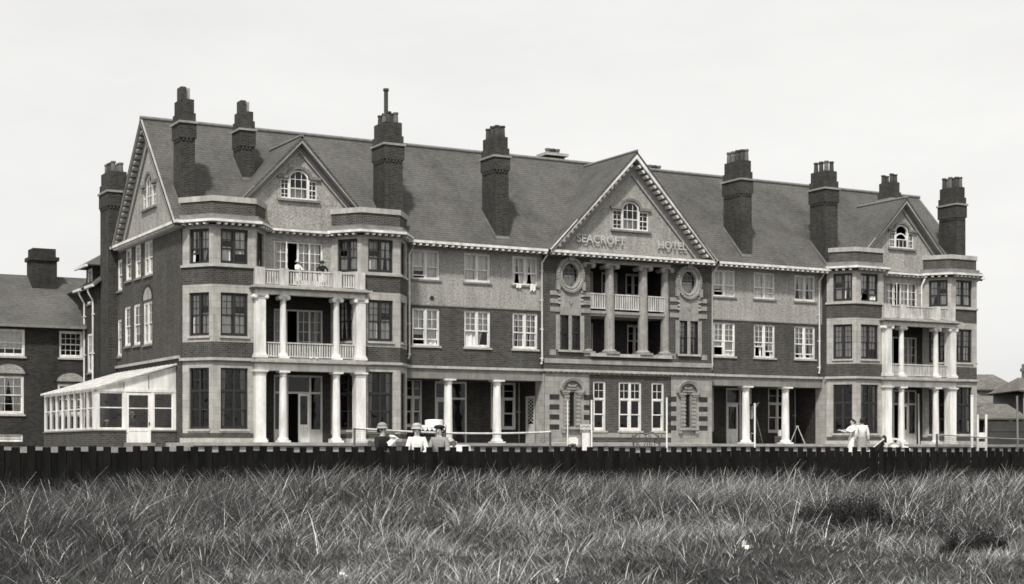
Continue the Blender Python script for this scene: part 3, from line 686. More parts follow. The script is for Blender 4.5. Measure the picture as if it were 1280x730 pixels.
# ---- central pavilion
KINDS_['stone'] = ('stone_dressing', 'stone_pav')
OV = [(C-3.62, 8.46), (C+3.62, 8.46)]
LO = (C-2.42, C+2.42, 4.58, 9.16)
SW_ = [(C-4.22, C-3.72), (C-3.54, C-3.04), (C+3.04, C+3.54), (C+3.72, C+4.22)]
GW = [(C-2.26, C-1.5), (C-.72, C+.68), (C+1.3, C+2.08)]
NI = [(C-3.74, C-3.36), (C+3.36, C+3.74)]
holes = [LO]+[(a, b, 4.7, 6.45) for a, b in SW_]+[(cx-.46, cx+.46, cz-.58, cz+.58) for cx, cz in OV]
brick.wall(FP, PU0, PU1, 3.72, 9.5, holes, rev=.2)
brick.wall(FP, C-2.5, C+2.5, .55, 3.5, [(a, b, .66, 3.18) for a, b in GW])
brick.wall(FP, C-2.5, C+2.5, .06, .32)
stone.box(FP, C-2.5, C+2.5, -.03, .1, .32, .55); coping.box(FP, PU0, PU1, -.06, .1, -.02, .06)
for s_ in (-1, 1):
    a, b = sorted((C+s_*2.5, C+s_*5.12)); q = sorted(NI, key=lambda p: abs((p[0]+p[1])/2-(a+b)/2))[0]
    stone.wall(FP, a, b, .06, 3.5, [(q[0], q[1], .86, 2.6)], d=-.03)
stoned.box(FP, PU0, PU1, -.05, .1, 3.5, 3.6); coping.box(FP, PU0-.06, PU1+.06, -.18, .1, 3.6, 3.72)
modillions(coping, FP, PU0, PU1, -.12, -.05, 3.54, 3.6, .1, .3)
for a, b in GW: window(hotel, FP, a, b, .66, 3.18, .05, 'white', 2 if b-a > 1 else 1, 2, 1, trans=2.28, curt='none', fw=.1, mw=.13, sillmat='coping')
flush()
# ground floor panels: brick strips, slit window, hooded surround
for s_ in (-1, 1):
    cc = C+s_*3.55
    for zz in (2.2, 1.7, 1.2, .7):
        for e, wd in ((-1, .58), (1, .58)):
            x = cc+e*1.0; darkb.box(FP, x-.28, x+.28, -.036, -.028, zz, zz+.26)
    window(hotel, FP, cc-.19, cc+.19, .86, 2.6, .06, 'dark', 1, 2, 3, True, curt='none', fw=.05)
    mb = HMB()
    for e in (-1, 1):
        mb.box(FP, cc+e*.33-.13, cc+e*.33+.13, -.11, -.03, .86, 2.55)
        for k in range(8): mb.box(FP, cc+e*.33-.15, cc+e*.33+.15, -.14, -.111, .92+k*.2, 1.03+k*.2)
        mb.box(FP, cc+e*.4-.22, cc+e*.4+.22, -.2, -.03, 2.56, 2.66); mb.box(FP, cc+e*.42-.16, cc+e*.42+.16, -.17, -.03, 2.46, 2.56)
        mb.box(FP, cc+e*.52-.09, cc+e*.52+.09, -.16, -.03, .55, .72)
    mb.box(FP, cc-.62, cc+.62, -.2, -.03, .72, .84)
    mb.ring(FP, cc, 2.66, [(.56, .5, -.03), (.56, .5, -.17), (.72, .64, -.22), (.72, .64, -.03)], 18, 0, math.pi)
    mb.box(FP, cc-.3, cc+.3, -.1, -.03, 2.72, 2.8); mb.extrude(FP, [(cc-.2, 2.86), (cc+.2, 2.86), (cc+.3, 3.0), (cc, 2.93), (cc-.3, 3.0)], -.1, -.03)
    mb.build('niche_surround', 'stone_pav')
    b2 = HMB(); b2.extrude(FP, [(cc+.56*math.cos(t), 2.66+.5*math.sin(t)) for t in np.linspace(0, math.pi, 14)], -.034, -.03); b2.build('carved_panel', 'stone_dark')
# upper floors: stone dressings
for s_ in (-1, 1):
    cc = C+s_*3.62
    for e in (-1, 1):
        for z0, z1 in ((7.42, 7.64), (7.02, 7.24), (6.6, 6.84)): stone.box(FP, cc+e*.82-.5*.72, cc+e*.82+.5*.72, -.035, .05, z0, z1)
        for k in range(5): coping.box(FP, cc+e*.66-.06, cc+e*.66+.06, -.09, -.041, 7.0+k*.2, 7.09+k*.2)
    stone.wall(FP, cc-.62, cc+.62, 6.45, 7.75, d=-.04); stone.box(FP, cc-.62, cc+.62, -.0398, .01, 6.45, 6.5)
    pl = HMB(); n = 40
    pl.ring(FP, cc, 8.46, [(.46, .58, .14), (.46, .58, -.06), (.56, .68, -.1), (.62, .74, -.06), (.66, .78, -.12), (.8, .9, -.12), (.82, .92, -.02), (.82, .92, 0)], n)
    for k in range(36):
        t = 2*math.pi*k/36; x, z = cc+.73*math.cos(t), 8.46+.84*math.sin(t)
        pl.box(Fr(*FP(x, 0, 0)[:2]), -.045, .045, -.165, -.12, z-.05, z+.05)
    pl.extrude(FP, [(cc-.14, 9.18), (cc+.14, 9.18), (cc+.18, 9.5), (cc-.18, 9.5)], -.2, -.02)
    for e in (-1, 1): pl.box(FP, cc+e*.74-.1, cc+e*.74+.1, -.14, -.0, 7.7, 8.15)
    pl.extrude(FP, [(cc-.1, 7.15), (cc+.1, 7.15), (cc, 6.95)], -.1, -.04)
    pl.build('oval_wreath', 'stone_pav')
    bg = MB()
    for q in (-.28, 0, .28): bg.box(FP, cc+q-.012, cc+q+.012, .12, .15, 8.46-.5, 8.46+.5)
    for q in (-.34, -.1, .14, .38): bg.box(FP, cc-.42, cc+.42, .122, .148, 8.46+q-.012, 8.46+q+.012)
    wo = child(bg, 'oval_window', 'lead', hotel)
    g = MB(); g.face([FP(cc+.46*math.cos(t), .135, 8.46+.58*math.sin(t)) for t in np.linspace(0, 2*math.pi, 28)[:-1]]); sub(g, 'pane', 'glass', wo)
    sub(curtain_mesh(FP, cc-.2, cc+.45, .3, 7.9, 8.5), 'net_curtain', 'net', wo)
    # paired windows below
    xs = [p for p in SW_ if abs((p[0]+p[1])/2-cc) < 1]
    for a, b in xs: window(hotel, FP, a, b, 4.7, 6.45, .08, 'dark', 1, 2, 3, True, curt='drape' if s_ < 0 else 'pair', fw=.05)
    x0, x1 = xs[0][0], xs[1][1]
    stone.box(FP, x0-.24, x0, -.03, .1, 4.7, 6.45); stone.box(FP, x1, x1+.24, -.03, .1, 4.7, 6.45); stone.box(FP, xs[0][1], xs[1][0], -.03, .1, 4.7, 6.45)
    coping.box(FP, x0-.12, x1+.12, -.12, .08, 4.6, 4.7); stone.box(FP, x0-.6, x0-.24, -.03, .1, 4.42, 4.7); stone.box(FP, x1+.24, x1+.6, -.03, .1, 4.42, 4.7)
stone.box(FP, PU0, PU1, -.035, .05, 4.02, 4.26)
coping.box(FP, LO[0]-.06, LO[1]+.06, -.16, .1, 4.42, 4.58)
stone.box(FP, LO[0]-.05, LO[1]+.05, -.05, .2, 9.16, 9.34); lead.box(FP, PU0, PU1, -.03, .0, 9.36, 9.5)
# loggia
FLg = Fr(0, VP+2.0)
darkb.wall(FLg, LO[0], LO[1], 4.5, 9.2, [(C-2.1, C-1.0, 4.6, 6.3), (C+1.1, C+2.1, 4.6, 6.3), (C-2.0, C-1.0, 6.8, 9.0), (C-.5, C+.5, 6.8, 9.0), (C+1.0, C+2.0, 6.8, 9.0)])
darkb.wall(Fr(LO[0], 0, 0, 1), VP+.2, VP+2.0, 4.5, 9.2); darkb.wall(Fr(LO[1], 0, 0, -1), -VP-2.0, -VP-.2, 4.5, 9.2)
room.box(W, LO[0], LO[1], VP+.2, VP+2.0, 9.16, 9.3); stone.box(W, LO[0], LO[1], VP+.1, VP+2.0, 4.44, 4.575)
bal = HMB(); bal.box(W, LO[0]+.003, LO[1]-.003, VP+.1, VP+2.0, 6.5, 6.68); bal.box(W, LO[0]+.003, LO[1]-.003, VP+.04, VP+.14, 6.62, 6.76); bal.build('loggia_floor', 'stone_pav')
for a, b, z0, z1 in ((C-2.1, C-1.0, 4.6, 6.3), (C+1.1, C+2.1, 4.6, 6.3), (C-2.0, C-1.0, 6.8, 9.0), (C-.5, C+.5, 6.8, 9.0), (C+1.0, C+2.0, 6.8, 9.0)):
    window(hotel, FLg, a, b, z0, z1, .03, 'cream', 2, 1, 2, trans=None, curt='none', fw=.08, mw=.08, name='loggia_door')
for u in (C-1.18, C+.86): column(u, VP+.16, 4.58, 9.16, .27, 2, mat='stone_pav')
for u in (C-2.52, C+2.3): column(u, VP+.25, 4.58, 9.16, .24, 2, mat='stone_pav')
bl = MB(); xs = [LO[0]+.01, C-1.18-.27, C-1.18+.27, C+.86-.27, C+.86+.27, LO[1]-.2]
for a, b in zip(xs[::2], xs[1::2]):
    bl.box(W, a, b, VP+.06, VP+.14, 7.58, 7.65); bl.box(W, a, b, VP+.07, VP+.13, 6.86, 6.92); n = int((b-a)/.13)
    for k in range(n): x = a+(b-a)*(k+.5)/n; bl.box(W, x-.04, x+.04, VP+.08, VP+.12, 6.92, 7.58)
child(bl, 'balustrade', 'slat', hotel)
# pediment
za = 14.62; H = 5.0
k_ = H/(za-ZE); wz = (10.95, 11.98, 12.42)
for z0, z1, hw in ((9.6, wz[0], 0), (wz[0], wz[1], 1.08), (wz[1], wz[2], .5), (wz[2], za, 0)):
    a, b = k_*(za-z0), k_*(za-z1)
    if not hw: rough.face([FP(C-a, 0, z0), FP(C+a, 0, z0), FP(C+b, 0, z1), FP(C-b, 0, z1)])
    else: rough.face([FP(C-a, 0, z0), FP(C-hw, 0, z0), FP(C-hw, 0, z1), FP(C-b, 0, z1)]); rough.face([FP(C+hw, 0, z0), FP(C+a, 0, z0), FP(C+b, 0, z1), FP(C+hw, 0, z1)])
venetian(FP, C, 1.08, .5, *wz)
rake(FP, C, H, 14.66, .6, .62)
white.box(FP, PU0-.1, PU1+.1, -.57, -.44, 9.5, 9.62); soffit.box(FP, PU0, PU1, -.44, 0, 9.5, 9.55); soffit.box(FP, PU0, PU1, -.03, 0, 9.4, 9.5); lead.box(FP, PU0+.1, PU1-.1, -.5, 0, 9.62, 9.67)
modillions(white, FP, PU0+.05, PU1-.05, -.54, -.25, 9.39, 9.498, .13, .34)

flush()
# ---- rooms: floors and inner walls, coloured near black as interior shade
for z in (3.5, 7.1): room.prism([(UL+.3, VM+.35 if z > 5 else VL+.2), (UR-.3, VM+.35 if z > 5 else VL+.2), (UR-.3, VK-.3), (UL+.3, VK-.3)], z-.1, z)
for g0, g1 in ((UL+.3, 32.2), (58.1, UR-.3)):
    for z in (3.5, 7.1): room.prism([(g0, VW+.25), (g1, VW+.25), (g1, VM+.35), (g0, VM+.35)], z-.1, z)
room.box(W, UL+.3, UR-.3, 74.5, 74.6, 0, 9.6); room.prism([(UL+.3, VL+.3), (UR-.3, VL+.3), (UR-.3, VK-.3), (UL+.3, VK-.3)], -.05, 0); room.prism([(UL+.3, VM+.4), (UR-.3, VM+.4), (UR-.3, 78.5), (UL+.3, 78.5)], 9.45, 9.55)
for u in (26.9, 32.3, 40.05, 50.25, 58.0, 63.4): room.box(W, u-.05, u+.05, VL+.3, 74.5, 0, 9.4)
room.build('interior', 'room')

# ---- chimneys
crnd = random.Random(5)
def chimney(u0, u1, v0, v1, zb, zc, zband, zt, zp, pots=4, tall=False, band_=True, one=False):
    mb = MB()
    def bx(o, a, b, m=mb): m.box(W, u0-o, u1+o, v0-o, v1+o, a, b)
    bx(0, zb, zc)
    for k in range(int((u1-u0)/.17)):                       # toothed corbel course
        x = u0+.04+k*.17; mb.box(W, x, x+.09, v0-.05, v0+.02, zc-.13, zc)
    for k in range(int((v1-v0)/.17)):
        y = v0+.04+k*.17; mb.box(W, u0-.05, u0+.02, y, y+.09, zc-.13, zc)
    bx(.06, zc, zband-.06); bx(.03, zband+.06, zband+.42); bx(-.03, zband+.42, zt-.02); bx(-.08, zt-.02, zt)
    co = child(mb, 'chimney', 'brick_chim', hotel)
    b2 = MB(); b2.box(W, u0-.12, u1+.12, v0-.12, v1+.12, zband-.05, zband+.05); sub(b2, 'stone_band', 'stone_pav', co)
    fl = MB()
    y0, y1 = v0, min(v1, v0+1.3)
    if zb > 5:                                              # lead flashing up the side
        fl.face([(u0-.015, v0-.1, rz(v0)+.1), (u0-.015, v1, rz(v1)+.13), (u0-.015, v1, rz(v1)+.3), (u0-.015, v0-.1, rz(v0)+.3)])
        fl.face([(u0-.02, v0-.02, rz(v0)+.12), (u1+.02, v0-.02, rz(v0)+.12), (u1+.02, v0-.02, rz(v0)+.26), (u0-.02, v0-.02, rz(v0)+.26)])
        sub(fl, 'flashing', 'lead', co)
    if one:
        p = MB(); x, y = (u0+u1)/2, (v0+v1)/2; p.box(W, x-.24, x+.0, y-.3, y+.3, zt, zp); sub(p, 'chimney_pot', 'pot', co)
        p = MB(); p.box(W, x+.03, x+.2, y-.2, y+.25, zt, zp-.03); sub(p, 'chimney_pot', 'potpale', co); return
    nv = (pots+1)//2
    for k in range(pots):
        x = (u0+u1)/2+(.17 if k % 2 else -.17)*(u1-u0)/.85; y = v0+.2+(v1-v0-.4)*((k//2)/max(1, nv-1)); z = zp-crnd.random()*.06
        p = MB(); p.lathe(x, y, [(.125, zt), (.11, zt+(z-zt)*.75), (.1, zt+(z-zt)*.8), (.135, zt+(z-zt)*.84), (.135, z)], 10)
        p.lathe(x, y, [(.09, z-.02), (.09, z+.005)], 10); sub(p, 'chimney_pot', 'pot' if crnd.random() < .75 else 'potlight', co)
    if tall:
        p = MB(); x, y = (u0+u1)/2-.1, (v0+v1)/2; p.lathe(x, y, [(.1, zt), (.1, 16.72), (.14, 16.74), (.14, 16.85)], 10); sub(p, 'flue_pipe', 'pot', co)
chimney(21.5, 22.13, 68.95, 70.08, 9.8, 13.5, 14.2, 15.25, 15.82, one=True)
chimney(24.92, 25.55, 70.8, 71.85, 11.5, 13.75, 14.52, 15.4, 15.92, one=True)
chimney(31.27, 32.2, 68.75, 70.1, 9.8, 13.4, 14.1, 15.18, 15.7, 6, True)
chimney(37.15, 37.92, 68.75, 70.08, 9.8, 13.4, 14.05, 15.05, 15.62, 6)
chimney(52.08, 52.8, 68.75, 70.3, 9.8, 13.4, 14.15, 15.2, 15.8, 7)
chimney(57.72, 58.62, 68.62, 69.9, 9.8, 13.35, 14.1, 15.1, 15.68, 6)
chimney(64.5, 65.2, 70.8, 71.9, 11.5, 13.6, 14.32, 15.35, 15.85, 4)
chimney(67.75, 68.48, 68.9, 70.3, 9.8, 13.25, 14.0, 15.05, 15.68, 6)
chimney(20.95, 21.9, 79.02, 80.6, -.6, 11.8, 12.52, 13.55, 14.05, 7)
for u in (44.85, 51.6):
    mb = MB(); dz = .33 if u < 45 else 0.0; mb.box(W, u-.55, u+.55, 75.9, 76.7, 12.5, 15.55+dz); co = child(mb, 'chimney', 'brick_chim', hotel); b2 = MB().box(W, u-.72, u+.72, 75.75, 76.85, 15.55+dz, 15.7+dz); sub(b2, 'stone_band', 'coping', co)
    for k in range(3): p = MB().lathe(u-.3+.3*k, 76.3, [(.15, 15.7+dz), (.12, 15.88+dz), (.16, 15.9+dz), (.16, 16.0+dz)], 10); sub(p, 'chimney_pot', 'potlight' if k != 1 else 'pot', co)
# ---- rainwater pipes
def pipe(root, x, v, zt, zb, off=.35, wall_v=None, mat='gloss'):
    mb = MB(); mb.tube([(x+.12, v-off, zt), (x+.08, v-off, zt-.12), (x, v-.09, zt-.5), (x, v-.09, zb+.12), (x-.03, v-.1, zb+.02), (x-.08, v-.16, zb)], .055, 8)
    z = zt-.9
    while z > zb+.1: mb.box(W, x-.075, x+.075, v-.11, v, z-.03, z+.03); z -= 1.45
    return child(mb, 'rain_pipe', mat, root)
pipe(hotel, 32.66, VM, 9.5, 4.05); pipe(hotel, PU0-.09, VM-.05, 9.5, 4.0, .45); pipe(hotel, PU1+.1, VM, 9.5, 3.95, .45); pipe(hotel, 57.66, VM, 9.5, 3.95); pipe(hotel, BAYS[3][0]-.95-.15, VW, 9.55, 7.0, .25)
for x, v in ((39.9, VL), (57.75, VL), (24.9, VW), (62.1, VW)):
    mb = MB().tube([(x, v-.07, 3.1), (x, v-.07, .05)], .04, 8); mb.box(W, x-.14, x+.08, v-.1, v, 1.6, 1.66); child(mb, 'rain_pipe', 'soffit', hotel)

# ---- sign on the pediment
sign = empty('hotel_sign', (C, VP, 10.1), 0, 'raised capital letters spelling the hotel name across the central gable', 'sign')
def lettering(txt, u0, u1, z, h, v):
    cu = bpy.data.curves.new('lettering', 'FONT'); cu.body = txt; cu.size = 1; cu.extrude = .012; cu.offset = .012
    ob = bpy.data.objects.new('lettering', cu); COL.objects.link(ob); dg = bpy.context.evaluated_depsgraph_get(); me = bpy.data.meshes.new_from_object(ob.evaluated_get(dg))
    COL.objects.unlink(ob); bpy.data.objects.remove(ob)
    co = np.array([q.co for q in me.vertices]); mn, mx = co.min(0), co.max(0)
    for q, c in zip(me.vertices, co):
        t = (c-mn)/(mx-mn); q.co = (u0+(u1-u0)*t[0], v-c[2]*1.0-(.0 if c[2] > 0 else .05)*0, z+h*t[1])
    me.name = 'lettering'; me.materials.clear(); me.materials.append(M['lettering'])
    for p in me.polygons: p.material_index = 0
    o = bpy.data.objects.new('lettering', me); COL.objects.link(o); o.parent = sign; o.matrix_parent_inverse = base_inv(sign)
lettering('SEACROFT', C-3.3, C-.42, 10.15, .42, VP-.13); lettering('HOTEL', C+1.62, C+3.42, 10.12, .41, VP-.13)
mb = MB()
for u in np.linspace(C-3.2, C-.5, 9): mb.box(W, u-.008, u+.008, VP-.12, VP, 10.26, 10.28)
for u in np.linspace(C+1.7, C+3.35, 6): mb.box(W, u-.008, u+.008, VP-.12, VP, 10.24, 10.26)
child(mb, 'letter_pin', 'iron', sign)

# ------------------------------------------------------------------ conservatory
con = empty('conservatory', (19.5, 69.3, 0), 0, 'white framed lean-to conservatory with sloping glass roof against the hotel side wall', 'conservatory')
U0, U1, V0, V1 = 17.73, 21.38, 69.3, 78.7; zs, ze, zr, zg = .56, 2.32, 3.42, -.25
FC, FS = Fr(0, V0), Fr(U0, 0, 0, -1)
dpos = (19.15, 20.25)
mb = MB(); mb.box(FC, U0, dpos[0], 0, .2, zg, zs-.06); mb.box(FC, dpos[1], U1, 0, .2, zg, zs-.06); mb.box(FS, -V1, -V0-.2, 0, .2, zg, zs-.06); child(mb, 'base_wall', 'brick', con)
mb = MB(); mb.box(FC, U0-.04, dpos[0], -.05, .22, zs-.06, zs); mb.box(FC, dpos[1], U1, -.05, .22, zs-.06, zs); mb.box(FS, -V1, -V0-.22, -.05, .22, zs-.06, zs); child(mb, 'sill', 'stone_dark', con)
fr_ = MB()
for a, b in ((U0, U0+.22), (dpos[0]-.12, dpos[0]), (dpos[1], dpos[1]+.12), (U1-.14, U1)): fr_.box(FC, a, b, .01, .15, zs, ze-.1)
for a, b in ((dpos[0]-.12, dpos[0]), (dpos[1], dpos[1]+.12)): fr_.box(FC, a+.004, b-.004, .014, .146, 0, zs)
fr_.box(FC, U0, U1, 0, .16, ze-.1, ze+.03)
for a, b in ((U0+.22, dpos[0]-.12), (dpos[1]+.12, U1-.14)): fr_.box(FC, a, b, .03, .12, zs, zs+.1); fr_.box(FC, a, b, .04, .1, 1.5, 1.55); fr_.box(FC, a, b, .03, .12, ze-.17, ze-.1); fr_.box(FC, a, a+.05, .033, .117, zs+.1, ze-.17); fr_.box(FC, b-.05, b, .033, .117, zs+.1, ze-.17)
n = 8
for k in range(n+1):
    s = -V1+(V1-V0-.16)*k/n; fr_.box(FS, s, s+.16, .01, .15, zs, ze-.06)
fr_.box(FS, -V1, -V0-.16, 0, .16, ze-.1, ze+.03); fr_.box(FS, -V1, -V0-.16, .03, .12, zs, zs+.1); fr_.box(FS, -V1, -V0-.16, .04, .1, 1.48, 1.53)
child(fr_, 'frame', 'white', con)
g = MB(); g.face([FC(U0+.2, .08, zs), FC(dpos[0]-.1, .08, zs), FC(dpos[0]-.1, .08, ze-.1), FC(U0+.2, .08, ze-.1)]); g.face([FC(dpos[1]+.1, .08, zs), FC(U1-.1, .08, zs), FC(U1-.1, .08, ze-.1), FC(dpos[1]+.1, .08, ze-.1)]); g.face([FS(-V1, .08, zs), FS(-V0-.2, .08, zs), FS(-V0-.2, .08, ze-.1), FS(-V1, .08, ze-.1)])
child(g, 'pane', 'glass', con)
gb = MB(); gb.extrude(FC, [(U0+.1, ze+.03), (U1, ze+.03), (U1, zr-.06), (U0+.1, ze+.05)], .04, .1); gbo = child(gb, 'gable_board', 'white', con)
ln = MB()
for u in (19.05, 20.15): ln.box(FC, u-.02, u+.02, .02, .04, ze+.03, ze+.03+(u-U0)/(U1-U0)*(zr-ze)-.1)
sub(ln, 'cover_strip', 'iron', gbo)
rf = MB(); sl_ = (zr-ze)/(U1-U0)
slab(rf, [(U0-.15, V0-.12, ze+.05-.15*sl_), (U1, V0-.12, zr+.05), (U1, V1+.1, zr+.05), (U0-.15, V1+.1, ze+.05-.15*sl_)], .05)
rfo = child(rf, 'glazed_roof', 'glazing', con)
rb = MB()
for k in range(15):
    v = V0-.12+(V1-V0+.2)*k/14
    slab(rb, [(U0-.15, v, ze+.11-.15*sl_), (U1, v, zr+.11), (U1, v+.06, zr+.11), (U0-.15, v+.06, ze+.11-.15*sl_)], .06)
sub(rb, 'glazing_rib', 'white', rfo)
dr = MB(); a, b = dpos
dr.box(FC, a, a+.12, .03, .09, 0, 2.2); dr.box(FC, b-.12, b, .03, .09, 0, 2.2); dr.box(FC, a+.12, b-.12, .03, .09, 2.08, 2.2); dr.box(FC, a+.12, b-.12, .035, .085, 0, .66); dr.box(FC, a+.12, b-.12, .02, .095, .5, .58); dr.box(FC, a+.12, b-.12, .04, .08, 1.48, 1.53)
dro = child(dr, 'door', 'white', con)
sub(MB().box(FC, b-.1, b-.06, -.02, .03, .78, .9), 'handle', 'dark', dro); g = MB(); g.face([FC(a+.12, .06, .66), FC(b-.12, .06, .66), FC(b-.12, .06, 2.08), FC(a+.12, .06, 2.08)]); sub(g, 'pane', 'glass', dro)
child(MB().box(FC, dpos[0]-.1, dpos[1]+.1, -.3, .25, zg, -.003), 'door_step', 'stone_dark', con)
mb = MB().prism([(U0+.2, V0+.2), (U1, V0+.2), (U1, V1), (U0+.2, V1)], zg-.3, zg+.02); child(mb, 'floor_slab', 'conc', con)

# ------------------------------------------------------------------ rear link block and rear house (left)
link = empty('link_block', (21.5, 81.5, 0), 0, 'narrow brick rear block with hipped dormer behind the big side chimney', 'building')
FK2 = Fr(20.9, 0, 0, -1)
wl = [(-82.9, -82.0, 3.65, 5.65), (-82.9, -82.0, 7.2, 9.0)]
mb = MB(); mb.wall(FK2, -84.4, -80.7, -.6, 8.0, [wl[0]]); mb.wall(FK2, -83.2, -81.7, 8.0, 9.1, [(-82.9, -82.0, 8.0, 9.0)]); mb.wall(Fr(0, 80.7), 20.9, 24, -.6, 8.0)
mb.wall(Fr(0, 81.7), 20.92, 24, 8.0, 9.1); mb.wall(Fr(0, 83.2), 20.92, 24, 8.0, 9.1); mb.face([(20.9, 80.7, 8.0), (24.5, 80.7, 8.0), (24.5, 80.7, 11.25)])
lw_ = child(mb, 'wall', 'brick_old', link)
for a, b, z0, z1 in wl: window(link, FK2, a, b, z0, z1, .0, 'white', 1, 2, 2, True, curt='net', fw=.1, sillmat='stone_dark')
mb = MB(); slab(mb, [(20.55, 80.3, 8.0), (20.55, 86, 8.0), (24.5, 86, 11.4), (24.5, 80.3, 11.4)]); 
for P in ([(20.4, 81.3, 9.1), (20.4, 83.6, 9.1), (22.2, 82.45, 10.2)], [(20.4, 81.3, 9.1), (22.2, 82.45, 10.2), (24, 82.45, 10.2), (24, 81.3, 9.1)], [(20.4, 83.6, 9.1), (22.2, 82.45, 10.2), (24, 82.45, 10.2), (24, 83.6, 9.1)]): slab(mb, P)
child(mb, 'roof', 'tile', link)
mb = MB(); mb.box(FK2, -83.65, -81.25, -.55, -.42, 8.98, 9.1); mb.box(FK2, -84.4, -82.95, -.42, -.3, 7.9, 8.02); mb.box(FK2, -81.95, -80.4, -.42, -.3, 7.9, 8.02); child(mb, 'gutter', 'white', link)
for s in (-83.35, -81.6):
    mb = MB().tube([FK2(s, -.36, 7.95), FK2(s, -.3, 7.7), FK2(s, -.07, 7.3), FK2(s, -.07, -.4)], .05, 8)
    for z in (6.6, 4.6): mb.box(FK2, s-.09, s+.09, -.12, 0, z-.03, z+.03)
    child(mb, 'rain_pipe', 'white', link)
rear = empty('rear_house', (16, 83.5, 0), 0, 'dark brick house with long tiled roof and broad chimney left of the hotel', 'house')
FH = Fr(0, 83.5); wh = [(14.2, 15.4, 4.45, 5.83), (16.35, 17.85, 4.45, 5.83), (19.58, 20.8, 4.45, 5.83), (16.35, 17.8, 1.5, 3.45), (19.5, 20.8, 1.5, 3.1), (16.3, 17.75, .1, .48), (13.9, 15.3, 1.5, 3.45)]
mb = MB(); mb.wall(FH, 4, 20.89, -1, 6.05, wh); mb.wall(Fr(4, 0, 0, -1), -91.5, -83.5, -1, 6.05); mb.box(W, 4.2, 20.8, 84.9, 85.0, -1, 6); mb.wall(Fr(20.88, 0, 0, 1), 83.5, 91.5, -1, 6.05); child(mb, 'wall', 'brick_old', rear)
for i, (a, b, z0, z1) in enumerate(wh): window(rear, FH, a, b, z0, z1, .04, 'white', 1, 4 if i in (2,) else 3, 2, True, curt=['net', 'net', 'none', 'pair', 'none', 'none', 'net'][i], fw=.09 if i != 5 else .05, sillmat='coping' if i != 5 else None)
for cx, hw, z in ((17.07, .78, 3.5), (20.15, .72, 3.15), (14.6, .74, 3.5)): mb = MB(); mb.extrude(FH, [(cx+hw*math.cos(t), z+.08+hw*.66*math.sin(t)) for t in np.linspace(0, math.pi, 14)], -.02, 0); child(mb, 'arch_panel', 'rough', rear)
for cx, hw, z in ((17.07, .78, 3.58), (20.15, .72, 3.23), (14.6, .74, 3.58)): mb = MB(); mb.ring(FH, cx, z, [(hw, hw*.66, 0), (hw, hw*.66, -.05), (hw+.16, hw*.66+.16, -.05), (hw+.16, hw*.66+.16, 0)], 16, 0, math.pi); child(mb, 'arch_ring', 'brick_dark_shade', rear)
mb = MB(); slab(mb, [(3.6, 83.0, 6.0), (22, 83.0, 6.0), (22, 87.6, 9.05), (3.6, 87.6, 9.05)]); slab(mb, [(3.6, 87.6, 9.05), (22, 87.6, 9.05), (22, 92, 6.0), (3.6, 92, 6.0)]); r2 = child(mb, 'roof', 'tile', rear)
mb = MB().box(W, 18.85, 20.15, 86.4, 87.7, 7.8, 9.75); mb.box(W, 18.75, 20.25, 86.3, 87.8, 9.75, 9.95); mb.box(W, 18.9, 20.1, 86.45, 87.65, 9.95, 10.4); sub(mb, 'chimney', 'brick_dark_shade', r2)
mb = MB().box(FH, 3.6, 20.85, -.5, -.38, 5.93, 6.05); mb.box(FH, 3.6, 20.85, -.38, 0, 5.98, 6.02); child(mb, 'gutter', 'stone_dark', rear)

# ------------------------------------------------------------------ houses beyond the hotel on the right
def hip_house(name, label, x0, x1, Y, y_eave, y_ridge, depth, ridge0, ridge1, wall_m, roof_m, zb=-.7, chim=None, wins=()):
    a = at(x0, Y, y_eave); b = at(x1, Y, y_eave); L = math.hypot(b[0]-a[0], b[1]-a[1]); h = empty(name, (a[0], a[1], zb), 0, label, 'house')
    fr = Fr(a[0], a[1], CT, -ST); L = (x1-x0)/F*Y; ze_ = a[2]; zr_ = (YH-y_ridge)*(Y+depth/2)/F+ZC
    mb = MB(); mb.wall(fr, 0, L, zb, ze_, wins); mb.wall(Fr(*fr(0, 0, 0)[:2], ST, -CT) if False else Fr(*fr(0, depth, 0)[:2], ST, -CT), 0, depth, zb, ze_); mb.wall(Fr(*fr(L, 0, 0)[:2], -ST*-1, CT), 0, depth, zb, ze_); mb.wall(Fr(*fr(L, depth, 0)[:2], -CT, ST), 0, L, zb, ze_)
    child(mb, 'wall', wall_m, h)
    o = .4; E = [fr(-o, -o, ze_), fr(L+o, -o, ze_), fr(L+o, depth+o, ze_), fr(-o, depth+o, ze_)]; r0, r1 = fr(ridge0*L, depth/2, zr_), fr(ridge1*L, depth/2, zr_)
    mb = MB()
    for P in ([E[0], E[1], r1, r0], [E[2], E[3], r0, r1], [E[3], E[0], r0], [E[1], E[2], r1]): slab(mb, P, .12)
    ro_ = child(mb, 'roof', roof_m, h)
    for w in wins: window(h, fr, *w, .05, 'white', 2, 2, 2, curt='net', fw=.08)
    if chim:
        for c0, c1, zc in chim: m2 = MB().box(fr, c0, c1, depth/2-.5, depth/2+.5, ze_, zc); m2.box(fr, c0-.1, c1+.1, depth/2-.6, depth/2+.6, zc, zc+.25); m2.box(fr, c0, c1, depth/2-.5, depth/2+.5, zc+.25, zc+.6); sub(m2, 'chimney', 'hazed_wall', ro_)
    return h
hip_house('hipped_house', 'haze-paled two storey house with hipped tiled roof in the distance right of the hotel', 1195, 1271, 150, 487, 468, 8, .15, .82, 'hazed_wall', 'tile_hazed', wins=[(4.1, 5.3, 4.0, 5.0)])
hip_house('cottage', 'low cottage with hipped roof and dark boarded front right of the hotel', 1229, 1278, 112, 523, 505, 7, .3, 1.0, 'far_dark', 'tile_hazed', wins=[])
